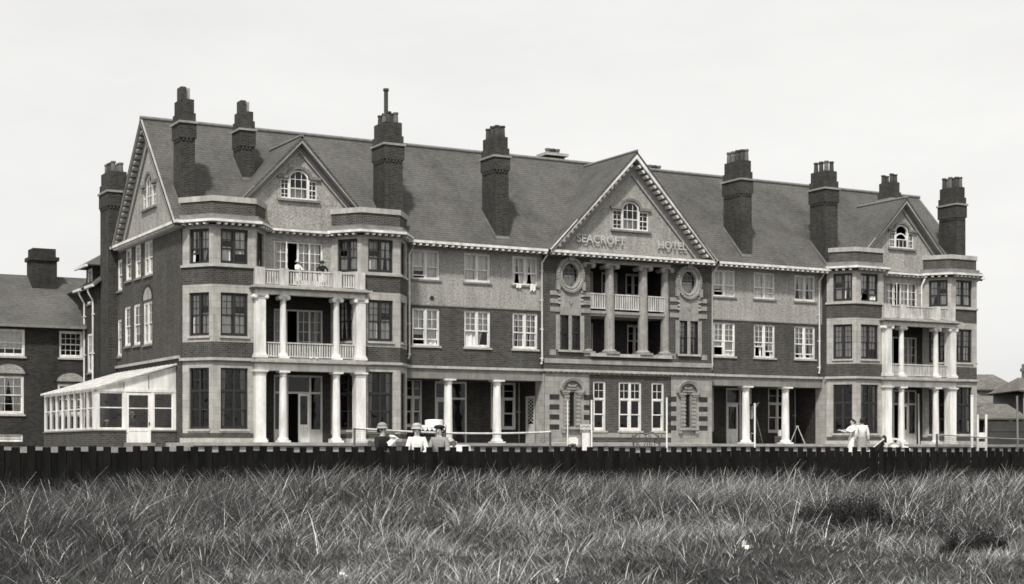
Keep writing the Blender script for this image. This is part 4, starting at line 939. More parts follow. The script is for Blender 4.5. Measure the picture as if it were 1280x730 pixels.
hip_house('gabled_house', 'haze-paled house with a tall chimney at the right edge of the photo', 1279, 1345, 128, 488, 472, 8, .2, .8, 'hazed_wall', 'tile_hazed', chim=[(1.3, 2.2, 6.2)])
hip_house('outhouse', 'small outhouse with dark lean-to roof just behind the right corner of the hotel', 1205, 1238, 116, 508, 486, 4, .5, .52, 'hazed_wall', 'tile_hazed')

# ------------------------------------------------------------------ ground, terrace, lawn
def hash_noise(x, y):
    return (np.sin(x*1.3+y*.7)*.5+np.sin(x*.61-y*1.1+1.3)*.7+np.sin(x*2.3+y*2.9+.4)*.25+np.sin(x*.23+y*.31+2.1)*.8)/2.0
def ground_z(u, v):
    u = np.asarray(u, float); v = np.asarray(v, float)
    base = np.interp(v, [-60, 5, 14, 24, 30.6, 31.1, 34, 60, 66, 90, 4000], [-2.0, -2.0, -1.92, -1.66, -1.45, -1.1, -1.0, -.68, -.66, -.7, -.7])
    amp = np.interp(v, [-60, 6, 15, 28, 30.8, 31.5], [.12, .12, .14, .16, .08, 0])
    return base+amp*hash_noise(u, v)
us = np.concatenate([[-3000, -600, -150, -60], np.arange(-30, 75, .8), [85, 120, 200, 700, 3000]]); vs = np.concatenate([[-200, -60, -20], np.arange(-6, 36, .7), np.arange(37, 70, 3), [80, 100, 150, 400, 1200, 4000]])
UU, VV = np.meshgrid(us, vs); ZZ = ground_z(UU, VV); nv_, nu_ = UU.shape
gv = np.stack([UU.ravel(), VV.ravel(), ZZ.ravel()], 1); gf = [(j*nu_+i, j*nu_+i+1, (j+1)*nu_+i+1, (j+1)*nu_+i) for j in range(nv_-1) for i in range(nu_-1)]
me = bpy.data.meshes.new('ground'); me.from_pydata(gv.tolist(), [], gf); me.materials.append(M['earth']); me.polygons.foreach_set('use_smooth', [True]*len(gf))
g_ = bpy.data.objects.new('ground', me); COL.objects.link(g_); tag(g_, 'rough sandy turf running up to the fence', kind='structure')
mb = MB(); mb.prism([(20.9, 65.2), (72, 65.2), (72, 71.6), (20.9, 71.6)], -1.2, -.004); mb.box(W, 20.85, 72.05, 65.1, 65.35, -.14, .0); tag(mb.build('terrace', 'terrace'), 'raised pale concrete terrace along the hotel front', kind='structure')
mb = MB(); mb.prism([(-2, 66.0), (20.84, 66.0), (20.84, 90), (-2, 90)], -1.2, -.25); mb.box(W, -2, 20.84, 65.9, 66.1, -1.2, -.2); tag(mb.build('path', 'gravel'), 'pale gravel path in front of the conservatory', kind='structure')

# ------------------------------------------------------------------ the front fence
fence = empty('picket_fence', (15, 31, -1.5), 0, 'black tarred board fence with alternating high and low boards across the whole foreground', 'fence')
mb = MB(); P = .29; frnd = random.Random(2)
for k in range(-60, 210):
    u = k*P; t = -.272+frnd.uniform(-.02, .014)
    mb.box(W, u, u+.152+frnd.uniform(-.008, .008), 31.0, 31.022, -1.75, t)
    mb.box(W, u+.148, u+P+.004, 31.028+frnd.uniform(0, .006), 31.046, -1.75, t-.095+frnd.uniform(-.022, .018))
child(mb, 'board', 'tar', fence)
mb = MB()
for z in (-.62, -1.25): mb.box(W, -17.4, 61, 31.05, 31.12, z, z+.09)
child(mb, 'rail', 'tar', fence); mb = MB()
for k in range(28): mb.box(W, -16+k*2.7, -15.9+k*2.7, 31.125, 31.22, -1.75, -.42)
child(mb, 'post', 'tar', fence)

# ------------------------------------------------------------------ grass
def frustum_points(n, y0, y1, power, xm=3.5):
    n = int(n*1.12)
    t = RNG.random(n); Y = (y0**power+(y1**power-y0**power)*t)**(1/power); X = (RNG.random(n)*2-1)*(Y*.335+xm)
    u = X*CT+Y*ST; v = -X*ST+Y*CT; k = v < 30.85; return u[k], v[k], Y[k]
def blades(u, v, L, w, lean, az, face, tone, curl):
    n = len(u); z = ground_z(u, v)-.03; T = np.array([0, .38, .72, 1.0]); verts = np.zeros((n, 4, 2, 3), np.float32)
    lx, ly = np.cos(az), np.sin(az); fx, fy = np.cos(face), np.sin(face)
    for j, t in enumerate(T):
        out = L*(lean*t+curl*t*t); up = L*np.sqrt(np.clip(1-(lean*.7)**2, .2, 1))*(t-.42*np.clip(curl, 0, 1.2)*t**2.2); ww = w*(1-t**1.6*.9)*.5
        cx, cy, cz = u+lx*out, v+ly*out, z+up
        for s_, q in ((-1, 0), (1, 1)): verts[:, j, q, 0] = cx+fx*ww*s_; verts[:, j, q, 1] = cy+fy*ww*s_; verts[:, j, q, 2] = cz
    idx = np.arange(n)[:, None, None]*8+np.array([[0, 1, 3, 2], [2, 3, 5, 4], [4, 5, 7, 6]])[None]
    return verts.reshape(-1, 3), idx.reshape(-1, 4), np.repeat(tone, 8)
def grass_obj(parts, name, mat):
    V = np.concatenate([p[0] for p in parts]); o = 0; Fs = []
    for p in parts: Fs.append(p[1]+o); o += len(p[0])
    Fa = np.concatenate(Fs).astype(np.int32); tone = np.concatenate([p[2] for p in parts]).astype(np.float32)
    me = bpy.data.meshes.new(name); me.vertices.add(len(V)); me.vertices.foreach_set('co', V.astype(np.float32).ravel())
    me.loops.add(Fa.size); me.loops.foreach_set('vertex_index', Fa.ravel()); me.polygons.add(len(Fa)); me.polygons.foreach_set('loop_start', np.arange(0, Fa.size, 4, dtype=np.int32))
    me.update(calc_edges=True); a = me.attributes.new('tone', 'FLOAT', 'POINT'); a.data.foreach_set('value', tone)
    me.polygons.foreach_set('use_smooth', np.ones(len(Fa), bool)); me.materials.append(mat); ob = bpy.data.objects.new(name, me); COL.objects.link(ob); return ob
parts = []
def patch(u, v): return np.clip(.5+.42*hash_noise(u*1.1+3.1, v*.9-1.7)+.3*hash_noise(u*2.7, v*2.3+.6)+.25*hash_noise(u*6.1+2, v*5.3), 0, 1)
def wash(u, v):                                    # multiplies blade tone, darker towards the left end
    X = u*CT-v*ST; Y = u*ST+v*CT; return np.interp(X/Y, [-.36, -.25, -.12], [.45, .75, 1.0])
def tufts(ntuft, y0, y1, power, nb, hscale, curl0, hi_p, wmin, row=False):
    if row: tu, tv = RNG.random(ntuft)*62-14, 30.85-2.0*RNG.random(ntuft)**1.5; m = ntuft
    else: tu, tv, tY = frustum_points(ntuft, y0, y1, power); m = len(tu)
    keep = RNG.random(m) < .3+.7*patch(tu, tv); tu, tv = tu[keep], tv[keep]; m = len(tu)
    tid = np.repeat(RNG.random(m), nb); size = np.repeat(RNG.gamma(3, 1/3, m), nb); swing = np.repeat(RNG.normal(0, .8, m)+2.2*hash_noise(tu*1.9+7, tv*1.7), nb)
    tu, tv = np.repeat(tu, nb), np.repeat(tv, nb); n = len(tu)
    az = RNG.random(n)*2*np.pi; rad = RNG.random(n)**.5*.12*np.sqrt(size)
    hgt = np.minimum(.85, np.interp(tv, [5, 14, 22, 27, 30.8], [.1, .13, .21, .38, .52])*hscale*size*(.5+.8*RNG.random(n))*(.5+.85*patch(tu, tv)))
    wind = hash_noise(tu*.35+.4, tv*.3)*.9+.5; ln = .15+.45*RNG.random(n)
    axx = np.cos(az)*ln+.16*wind*CT+.15*swing; ayy = np.sin(az)*ln*.8-.16*wind*ST*.6; az2 = np.arctan2(ayy, axx); lean = np.clip(np.hypot(axx, ayy), 0, .75)
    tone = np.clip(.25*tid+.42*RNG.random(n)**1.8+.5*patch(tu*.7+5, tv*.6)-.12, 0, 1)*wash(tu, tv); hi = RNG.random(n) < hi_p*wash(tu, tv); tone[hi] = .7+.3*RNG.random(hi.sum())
    parts.append(blades(tu+np.cos(az)*rad, tv+np.sin(az)*rad, hgt, wmin+.0075*RNG.random(n)**1.5, lean, az2, RNG.random(n)*np.pi, tone, curl0*.5+.8*RNG.random(n)**1.8))
tufts(4200, 0, 0, 0, 28, 1.0, .3, .17, .006, True)      # thick row against the boards
tufts(9500, 22, 37.5, 2.0, 26, 1.0, .3, .15, .006)      # marram on the rim
tufts(13000, 11, 32, 1.4, 24, 1.0, .3, .09, .0045)        # lower tufts in the field
su, sv, sY = frustum_points(190000, 9, 37, 1.15); n = len(su)
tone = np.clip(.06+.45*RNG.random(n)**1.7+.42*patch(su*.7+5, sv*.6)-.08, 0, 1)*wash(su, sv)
parts.append(blades(su, sv, (.05+.12*RNG.random(n))*(.6+.8*patch(su, sv)), .005+.006*RNG.random(n), .2+.55*RNG.random(n), RNG.random(n)*6.28, RNG.random(n)*3.14, tone, .3+.7*RNG.random(n)))
su, sv, sY = frustum_points(90000, 10, 23, 1.2); n = len(su)
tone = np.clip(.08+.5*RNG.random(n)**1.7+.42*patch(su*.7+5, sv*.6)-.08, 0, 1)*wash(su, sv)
parts.append(blades(su, sv, (.06+.1*RNG.random(n))*(.6+.8*patch(su, sv)), .004+.004*RNG.random(n), .2+.55*RNG.random(n), RNG.random(n)*6.28, RNG.random(n)*3.14, tone, .3+.7*RNG.random(n)))
su, sv, sY = frustum_points(420, 27, 37.5, 3); n = len(su)          # pale dead stalks
parts.append(blades(su, sv, .35+.3*RNG.random(n)**2, .008+.006*RNG.random(n), .05+.4*RNG.random(n), RNG.random(n)*6.28, RNG.random(n)*3.14, .6+.4*RNG.random(n), .05+.9*RNG.random(n)**2))
tag(grass_obj(parts, 'grass', M['grass']), 'long wind blown dune grass filling the foreground', 'grass', kind='stuff')

def bush(x, y, W_, H_, label, n=5200, name='low_bush'):
    Y = 1.72*F/(y-YH)
    for _ in range(4):
        u, v = at(x, Y); Y = (ZC-float(ground_z(u, v))-.05)*F/(y-YH)
    u, v = at(x, Y); z = float(ground_z(u, v)); o = empty(name, (u, v, z), 0, label, 'bush', 'low dark bushes in the grass')
    d = RNG.normal(size=(n, 3)); d /= np.linalg.norm(d, axis=1)[:, None]; d[:, 2] = abs(d[:, 2]); r = RNG.random(n)**.65*(1+.22*RNG.normal(size=n))
    nbl = 22; blob = RNG.integers(0, nbl, n); bo = RNG.uniform(-.5, .5, (nbl, 3))*np.array([W_*1.35, W_*.7, 0]); bs = RNG.uniform(.25, .7, nbl)*(1.15-1.3*np.abs(bo[:, 0])/(W_*1.35))
    c = bo[blob]+d*(r*bs[blob])[:, None]*np.array([W_*.38, W_*.36, H_*1.3])
    s_ = .006+.009*RNG.random(n); a = RNG.normal(size=(n, 3)); a /= np.linalg.norm(a, axis=1)[:, None]; b = np.cross(a, RNG.normal(size=(n, 3))); b /= np.linalg.norm(b, axis=1)[:, None]
    V = np.stack([c-a*s_[:, None]*1.6, c+b*s_[:, None]*.6, c+a*s_[:, None]*1.6, c-b*s_[:, None]*.6], 1).reshape(-1, 3)
    t = np.repeat(np.clip(RNG.random(n)*.9, 0, 1), 4)
    lo = grass_obj([(V, np.arange(4*n).reshape(-1, 4), t)], 'foliage', M['leaf']); lo.parent = o
    tw = MB()
    for k in range(40):
        q = c[k]*1.05; tw.tube([(0, 0, -.03), tuple(q*.5+np.array([0, 0, .04])), tuple(q)], .012, 5, .004)
    t2 = MB.build(tw, 'stem', M['twig']); t2.parent = o
bush(1062, 680, 1.15, .72, 'broad dark bush, largest of the three in the grass at right', 44000)
bush(1216, 690, .85, .58, 'small dark bush near the right edge of the grass', 26000)
bush(1008, 664, .55, .36, 'small dark bush left of the broad one', 16000)
def scrap(x, y, w, label, name='paper_scrap'):
    Y = 1.5*F/(y-YH)
    for _ in range(4): u, v = at(x, Y); Y = (ZC-float(ground_z(u, v))-.16)*F/(y-YH)
    u, v = at(x, Y); z = float(ground_z(u, v))+.17; mb = MB(); n = 5; pr = random.Random(int(x))
    G = [[(-w/2+w*i/n, -w*.3+w*.6*j/n, .03*pr.uniform(-1, 1)+(.06 if j == n else 0)) for i in range(n+1)] for j in range(n+1)]
    for j in range(n):
        for i in range(n): mb.face([G[j][i], G[j][i+1], G[j+1][i+1], G[j+1][i]], True)
    o = MB.build(mb, name, M['paper']); o.location = (u, v, z); o.rotation_euler = (.5, .1, .6); tag(o, label, 'litter', 'paper scraps caught in the grass')
scrap(256, 652, .2, 'crumpled white paper caught in tall grass at the left of the photo'); scrap(932, 689, .2, 'white paper scrap in short grass left of the dark bushes'); scrap(694, 727, .1, 'thin pale paper scrap at the bottom edge near the middle'); scrap(429, 729, .1, 'tiny white paper scrap at the bottom edge left of the middle')

# ------------------------------------------------------------------ people
def skin_mesh(V, E, Rr, sub_=1):
    me = bpy.data.meshes.new('tmp'); me.from_pydata(V, E, []); ob = bpy.data.objects.new('tmp', me); COL.objects.link(ob)
    ob.modifiers.new('s', 'SKIN'); sv = me.skin_vertices[0].data
    for q, r in zip(sv, Rr): q.radius = (r, r) if not isinstance(r, tuple) else r
    sv[0].use_root = True
    s2 = ob.modifiers.new('b', 'SUBSURF'); s2.levels = s2.render_levels = sub_
    dg = bpy.context.evaluated_depsgraph_get(); dg.update(); m2 = bpy.data.meshes.new_from_object(ob.evaluated_get(dg)); COL.objects.unlink(ob); bpy.data.objects.remove(ob); bpy.data.meshes.remove(me)
    return m2
def put(me, name, mat, parent):
    me.name = name; me.materials.clear(); me.materials.append(M[mat]); me.polygons.foreach_set('use_smooth', [True]*len(me.polygons)); o = bpy.data.objects.new(name, me); COL.objects.link(o); o.parent = parent; return o
def join_meshes(ms):
    V = []; Fs = []
    for m in ms:
        o = len(V); V += [tuple(v.co) for v in m.vertices]; Fs += [tuple(o+i for i in p.vertices) for p in m.polygons]
    me = bpy.data.meshes.new('j'); me.from_pydata(V, [], Fs); me.update(); return me
def person(loc, rz, label, pose='stand', hs=1.0, hat=None, hatmat='cloth_m', top='cloth_w', bottom='cloth_d', skirt=False, arms='down', hair='hair', group=None, headturn=0.0, longhair=False):
    """figure facing -y in its own frame; feet (standing) or seat height .45 (sitting) on z = 0"""
    root = empty('person', loc, rz, label, 'person', group)
    k = hs; sit = pose in ('sit', 'recline'); hz = .5 if sit else .93
    rec = .35 if pose == 'recline' else (.06 if pose == 'lean' else 0.0)
    def sp(t): return Vector((0, rec*t-(.05*t if sit and not rec else 0), hz+t*.52))      # up the spine
    pel, chest, neck = sp(0), sp(.75), sp(1.0)
    hb = neck+Vector((0, -.025+rec*.1, .06)); hm = hb+Vector((0, .015, .075)); ht = hb+Vector((0, .02, .15))
    sh = [chest+Vector((s_*.165, 0, .05)) for s_ in (-1, 1)]
    AR = {'down': [(.06, .02, -.28), (.02, -.1, -.25)], 'hip': [(.2, .06, -.22), (-.13, -.12, -.12)], 'lap': [(.07, -.08, -.27), (-.1, -.22, -.06)], 'reach': [(.02, -.2, -.18), (-.03, -.27, .06)], 'rail': [(.08, -.12, -.25), (-.02, -.24, .0)], 'up': [(.06, -.16, .08), (-.02, -.16, .22)]}[arms]
    V = [pel, sp(.4), chest, neck, hb, hm, ht]; E = [(0, 1), (1, 2), (2, 3), (3, 4), (4, 5), (5, 6)]; Rr = [.125, .11, .12, .05, (.066, .072), (.08, .1), (.06, .075)]
    arm = []
    for i, s_ in enumerate((-1, 1)):
        e = sh[i]+Vector((s_*AR[0][0], AR[0][1], AR[0][2])); w = e+Vector((s_*AR[1][0], AR[1][1], AR[1][2])); pal = w+(w-e).normalized()*.08
        b = len(V); V += [sh[i], e, w, pal]; E += [(2, b), (b, b+1), (b+1, b+2), (b+2, b+3)]; Rr += [.05, .042, .03, (.022, .038)]; arm.append((sh[i], e, w, pal))
    legs = []
    for s_ in (-1, 1):
        hp = pel+Vector((s_*.09, 0, -.04))
        if pose == 'recline': kn, an, to = hp+Vector((s_*.03, -.42, .12)), hp+Vector((s_*.03, -.75, -.1)), hp+Vector((s_*.04, -.85, -.02))
        elif sit: kn, an, to = hp+Vector((s_*.04, -.43, .03)), hp+Vector((s_*.04, -.45, -.39)), hp+Vector((s_*.05, -.6, -.44))
        else: kn, an, to = hp+Vector((s_*.02, -.02-(.05 if s_ > 0 else 0), -.42)), hp+Vector((s_*.03, .02, -.81)), hp+Vector((s_*.05, -.13, -.87))
        b = len(V); V += [hp, kn, an, to]; E += [(0, b), (b, b+1), (b+1, b+2), (b+2, b+3)]; Rr += [.085, .06, .04, .035]; legs.append((hp, kn, an, to))
    V = [tuple(v*k) for v in V]; sc = lambda r: tuple(q*k for q in r) if isinstance(r, tuple) else r*k
    ms = [skin_mesh(V, E, [sc(r) for r in Rr])]
    for i, (S_, e, w, pal) in enumerate(arm):               # five fingers on each palm, slightly curled
        f = (w-e).normalized(); side = f.cross(Vector((0, 0, 1))); side = side.normalized() if side.length > .1 else Vector((0, 1, 0)); dn = f.cross(side).normalized()
        for q, (o, L) in enumerate(((-.03, .07), (-.01, .08), (.01, .075), (.03, .06))):
            p0 = pal+side*o-f*.02; p1 = p0+f*L*.6+dn*.008; p2 = p0+f*L*.95+dn*.03; ms.append(skin_mesh([tuple(p*k) for p in (p0, p1, p2)], [(0, 1), (1, 2)], [.009*k, .008*k, .006*k], 0))
        p0 = w+f*.03+side*.02; ms.append(skin_mesh([tuple(p*k) for p in (p0, p0+side*.035+f*.03, p0+side*.035+f*.065)], [(0, 1), (1, 2)], [.011*k, .009*k, .007*k], 0))
    nose = hb+Vector((0, -.088, .04)); ms.append(skin_mesh([tuple(p*k) for p in (hb+Vector((0, -.068, .075)), nose, hb+Vector((0, -.07, .03)))], [(0, 1), (1, 2)], [.009*k, .012*k, .009*k], 1))
    for s_ in (-1, 1): ms.append(skin_mesh([tuple(p*k) for p in (hb+Vector((s_*.075, .01, .03)), hb+Vector((s_*.085, .015, .075)))], [(0, 1)], [.014*k, .016*k], 0))
    put(join_meshes(ms), 'body', 'skin', root)
    ey = MB()
    for s_ in (-1, 1): c_ = (hb+Vector((s_*.03, -.074, .07)))*k; ey.box(W, c_.x-.01*k, c_.x+.01*k, c_.y-.004*k, c_.y+.01*k, c_.z-.004*k, c_.z+.004*k)
    c_ = (hb+Vector((0, -.072, .008)))*k; ey.box(W, c_.x-.018*k, c_.x+.018*k, c_.y-.001*k, c_.y+.01*k, c_.z-.005*k, c_.z+.005*k)
    o = MB.build(ey, 'face_feature', M['hair']); o.parent = root
    # clothes: the same skeleton, a little thicker
    TV = [pel+Vector((0, 0, .02)), sp(.4), chest, sp(.9), sp(1.02)]; TE = [(0, 1), (1, 2), (2, 3), (3, 4)]; TR = [.145, .13, .15, .115, .066]
    for S_, e, w, pal in arm:
        b = len(TV); TV += [S_, e, w-(w-e)*.08]; TE += [(2, b), (b, b+1), (b+1, b+2)]; TR += [.076, .06, .046]
    put(skin_mesh([tuple(v*k) for v in TV], TE, [r*k for r in TR]), 'jacket' if top in ('cloth_d', 'cloth_g') else 'blouse', top, root)
    if skirt and not sit:
        me = MB(); me.lathe(0, 0, [(.15*k, (hz+.06)*k), (.18*k, (hz-.12)*k), (.21*k, .5*k), (.26*k, .2*k)], 20); o = MB.build(me, 'skirt', M[bottom]); o.parent = root
    else:
        LV = [pel+Vector((0, 0, .03)), pel]; LE = [(0, 1)]; LR = [.13, .14]
        for hp, kn, an, to in legs:
            b = len(LV); LV += [hp, kn, an]; LE += [(1, b), (b, b+1), (b+1, b+2)]; LR += [.1, .085 if not skirt else .12, .065 if not skirt else .13]
        put(skin_mesh([tuple(v*k) for v in LV], LE, [r*k for r in LR]), 'skirt' if skirt else 'trousers', bottom, root)
    for hp, kn, an, to in legs: put(skin_mesh([tuple(p*k) for p in (an, an*.5+to*.5+Vector((0, .02, -.02)), to)], [(0, 1), (1, 2)], [.048*k, .045*k, .04*k], 1), 'shoe', 'cloth_d' if top != 'cloth_w' or bottom == 'cloth_d' else 'cloth_w', root)
    # hair and hat
    c_ = (hb+Vector((0, .03, .085)))*k; me = MB()
    prof = [(.088*k*math.cos(t), .1*k*math.sin(t)) for t in np.linspace(-.25, 1.5, 8)]
    me.lathe(c_.x, c_.y, [(r, c_.z+z) for r, z in prof], 16)
    for s_ in (-1, 0, 1): me.tube([(c_.x+s_*.055*k, c_.y+.05*k, c_.z+.02*k), (c_.x+s_*.065*k, c_.y+.06*k, c_.z-(.2 if longhair else .08)*k)], .04*k, 8)
    o = MB.build(me, 'hair', M[hair]); o.parent = root
    if hat:
        me = MB(); z = c_.z+.045*k
        P_ = {'cloche': [(.14, -.035), (.145, -.03), (.118, 0), (.113, .03), (.106, .06), (.09, .085), (.065, .1), (.035, .11), (.008, .113)], 'brim': [(.23, -.01), (.235, 0), (.11, .01), (.105, .07), (.08, .1), (.01, .105)], 'cap': [(.115, -.015), (.128, 0), (.132, .02), (.12, .045), (.09, .06), (.05, .07), (.008, .073)], 'sun': [(.18, -.035), (.185, -.025), (.11, .005), (.108, .06), (.07, .105), (.01, .115)]}[hat]
        me.lathe(c_.x, c_.y, [(r*k, z+q*k) for r, q in P_], 20); o = MB.build(me, 'hat', M[hatmat]); o.parent = root
        if hat != 'cap': me = MB(); me.lathe(c_.x, c_.y, [(.112*k, z+.008*k), (.113*k, z+.04*k)], 20, False); o = MB.build(me, 'hat_band', M['cloth_d' if hatmat != 'cloth_d' else 'cloth_g']); o.parent = root
    root.rotation_euler = (0, 0, rz)
    return root
def zg_(u, v): return float(ground_z(u, v))
def seat_thing(x, Y, w, label, name='garden_bench', mat='timber', rot=-TH):
    u, v = at(x, Y); z = zg_(u, v); o = empty(name, (u, v, z), rot, label, 'bench')
    def part(mb, nm, m_=mat): q = MB.build(mb, nm, M[m_]); q.parent = o
    mb = MB()
    for k in range(4): mb.box(W, -w/2, w/2, -.22+k*.12, -.12+k*.12, .40, .43)
    part(mb, 'seat'); mb = MB()
    for k in range(3): mb.box(W, -w/2, w/2, .26, .29, .5+k*.13, .6+k*.13)
    part(mb, 'backrest')
    for a in (-w/2+.06, w/2-.06):
        for b, h in ((-.2, .4), (.24, .88)): part(MB().box(W, a-.03, a+.03, b-.0, b+.05, 0, h), 'leg')
    return o
# three people on a bench behind the fence
bz = {}
for x, Y in ((477, 37.2), (521, 37.4), (549, 37.6)): bz[x] = at(x, Y)
bu, bv = at(515, 37.5); seat_thing(514, 37.55, 2.1, 'low slatted bench just behind the fence under the seated group')
def seated(x, Y, yaw, label, head_y, **kw):
    u, v = at(x, Y); ztop = (YH-head_y)*Y/F+ZC; base = ztop-1.27
    return person((u, v, zg_(u, v)-.02), -TH+yaw, label, 'sit', **kw)
seated(476, 37.25, .9, 'woman in grey felt hat and dark coat sitting behind the fence, turned right', 531, hat='cloche', hatmat='flannel', top='cloth_d', bottom='cloth_d', skirt=True, arms='lap')
seated(521, 37.3, .1, 'person in white blouse with dark bow and pale sun hat sitting behind the fence', 530, hat='cloche', hatmat='cloth_m', top='cloth_w', bottom='cloth_w', skirt=True, arms='lap')
seated(550, 37.5, -.25, 'person in grey jacket and dark cap sitting beside the white blouse', 530, hat='cap', hatmat='cloth_d', top='flannel', bottom='cloth_g', arms='lap')
def loose(mb, name, mat, loc, rz, label, cat, group=None):
    o = MB.build(mb, name, M[mat]); o.location = loc; o.rotation_euler = (0, 0, rz); return tag(o, label, cat, group)
# white shawl on the woman's arm, dark bow
u, v, z = at(491, 36.9, 552); mb = MB(); mb.lathe(0, 0, [(.02, -.16), (.1, -.13), (.13, -.02), (.1, .08), (.12, .14), (.05, .2), (.01, .21)], 12)
mb.v = [(p[0]*.8*(1+.3*math.sin(p[2]*37+p[1]*30))+.05*math.sin(p[2]*19), p[1]*.7+.03*math.sin(p[2]*41+p[0]*25), p[2]*.75) for p in mb.v]; loose(mb, 'shawl', 'cloth_w', (u, v, z), 0, 'bunched white shawl held beside the woman in the grey hat', 'shawl')
# scalloped canopy seat behind them
u, v = at(538, 43); z = zg_(u, v); o = empty('canopy_seat', (u, v, z), -TH, 'garden seat under a white scalloped canopy behind the seated group', 'garden seat')
mb = MB(); mb.prism([(-.42, -.35), (.42, -.35), (.42, .35), (-.42, .35)], 1.22, 1.27)
for k in range(7):
    a = -.42+k*.12; mb.extrude(W, [(a, 1.23), (a+.12, 1.23), (a+.11, 1.15), (a+.06, 1.11), (a+.01, 1.15)], -.36, -.35)
mb.lathe(.1, 0, [(.24, 1.27), (.25, 1.4), (.2, 1.42), (.02, 1.43)], 14)
q = MB.build(mb, 'canopy', M['cloth_w']); q.parent = o
for a, b in ((-.39, .3), (.39, .3), (-.39, -.3), (.39, -.3)): q = MB.build(MB().box(W, a-.02, a+.02, b-.02, b+.02, 0, 1.22), 'post', M['timber']); q.parent = o
q = MB.build(MB().box(W, -.37, .37, -.25, .3, .4, .45), 'seat', M['timber']); q.parent = o; q = MB.build(MB().box(W, -.37, .37, .28, .32, .5, .95), 'backrest', M['timber']); q.parent = o
# tea table
u, v = at(572, 50); z = zg_(u, v); o = empty('tea_table', (u, v, z), -TH, 'small table with a white cloth on the lawn before the left veranda', 'table')
mb = MB().lathe(0, 0, [(.4, .66), (.4, .69)], 20); q = MB.build(mb, 'tabletop', M['timber']); q.parent = o; q = MB.build(MB().lathe(0, 0, [(.44, .5), (.41, .6), (.405, .7)], 24), 'tablecloth', M['cloth_w']); q.parent = o
for a in range(3): t = a*2.094; q = MB.build(MB().tube([(0, 0, .5), (.3*math.cos(t), .3*math.sin(t), 0)], .025, 6), 'leg', M['timber']); q.parent = o
# balcony people
zf = 7.0
person((26.55, 67.78, zf), .25, 'woman in white dress and white sun hat leaning at the upper left balcony rail', 'lean', .72, hat='sun', hatmat='cloth_w', top='cloth_w', bottom='cloth_w', skirt=True, arms='rail')
person((27.72, 67.78, zf), -.1, 'figure in wide dark hat with hands on hips at the upper left balcony rail', 'stand', .74, hat='brim', hatmat='cloth_d', top='cloth_d', bottom='cloth_w', skirt=True, arms='hip')
# two ladies on the lawn at right
u, v = at(1066, 61); person((u, v, zg_(u, v)), -1.6, 'dark haired lady in long white dress facing left on the lawn', 'stand', 1.0, top='cloth_w', bottom='cloth_w', skirt=True, arms='reach')
u, v = at(1077.5, 60.6); person((u, v, zg_(u, v)), 2.6, 'lady in white blouse and grey skirt standing with her back turned on the lawn', 'stand', 1.02, top='cloth_w', bottom='flannel', skirt=True, arms='down', longhair=False)
# deck chairs
def deck_chair(x, Y, rz, label, w=.55):
    u, v = at(x, Y); z = zg_(u, v); o = empty('deck_chair', (u, v, z), rz, label, 'deck chair', 'white deck chairs on the lawn')
    def part(mb, nm, m_): q = MB.build(mb, nm, M[m_]); q.parent = o
    for s_ in (-1, 1):
        part(MB().tube([(s_*w/2, -.6, .03), (s_*w/2, .45, .92)], .03, 6), 'side_rail', 'white'); part(MB().tube([(s_*(w/2-.05), .35, .0), (s_*(w/2-.05), -.5, .5)], .026, 6), 'leg', 'white')
    mb = MB()
    pr = [(-.48, .46), (-.3, .3), (-.05, .28), (.2, .5), (.42, .9)]
    for (y0, z0), (y1, z1) in zip(pr, pr[1:]): mb.face([(-w/2+.03, y0, z0), (w/2-.03, y0, z0), (w/2-.03, y1, z1), (-w/2+.03, y1, z1)], True); mb.face([(-w/2+.03, y0, z0-.012), (-w/2+.03, y1, z1-.012), (w/2-.03, y1, z1-.012), (w/2-.03, y0, z0-.012)], True)
    part(mb, 'canvas', 'cloth_w'); part(MB().tube([(-w/2, .45, .92), (w/2, .45, .92)], .028, 6), 'cross_bar', 'white'); return o
deck_chair(1090, 60, -TH-1.9, 'white deck chair with a dark haired sitter in it')
u, v = at(1092.5, 59.9); person((u, v, zg_(u, v)-.12), -TH-1.9, 'dark haired person lying back in a white deck chair', 'recline', .95, top='cloth_d', bottom='cloth_w', arms='lap', longhair=True)
# white wicker armchair, round back
u, v = at(1118, 60.5); z = zg_(u, v); o = empty('garden_armchair', (u, v, z), -TH+.3, 'round backed white garden armchair beside the deck chair', 'chair')
mb = MB(); mb.ring(W, 0, .62, [(.4, .36, -.05), (.4, .36, .05), (.33, .29, .05), (.33, .29, -.05), (.4, .36, -.05)], 20, 0, math.pi); mb.extrude(W, [(.24*math.cos(t), .62+.2*math.sin(t)) for t in np.linspace(0, math.pi, 12)], .06, .1); q = MB.build(mb, 'backrest', M['white']); q.parent = o
q = MB.build(MB().lathe(0, -.1, [(.36, .4), (.38, .44), (.36, .48)], 18), 'seat', M['white']); q.parent = o
for a, b in ((-.28, -.32), (.28, -.32), (-.28, .12), (.28, .12)): q = MB.build(MB().tube([(a, b, .42), (a*1.15, b*1.1, 0)], .028, 6), 'leg', M['white']); q.parent = o
for s_ in (-1, 1): q = MB.build(MB().tube([(s_*.38, .02, .64), (s_*.42, -.25, .62), (s_*.4, -.42, .55), (s_*.33, -.4, .42)], .03, 8), 'arm', M['white']); q.parent = o
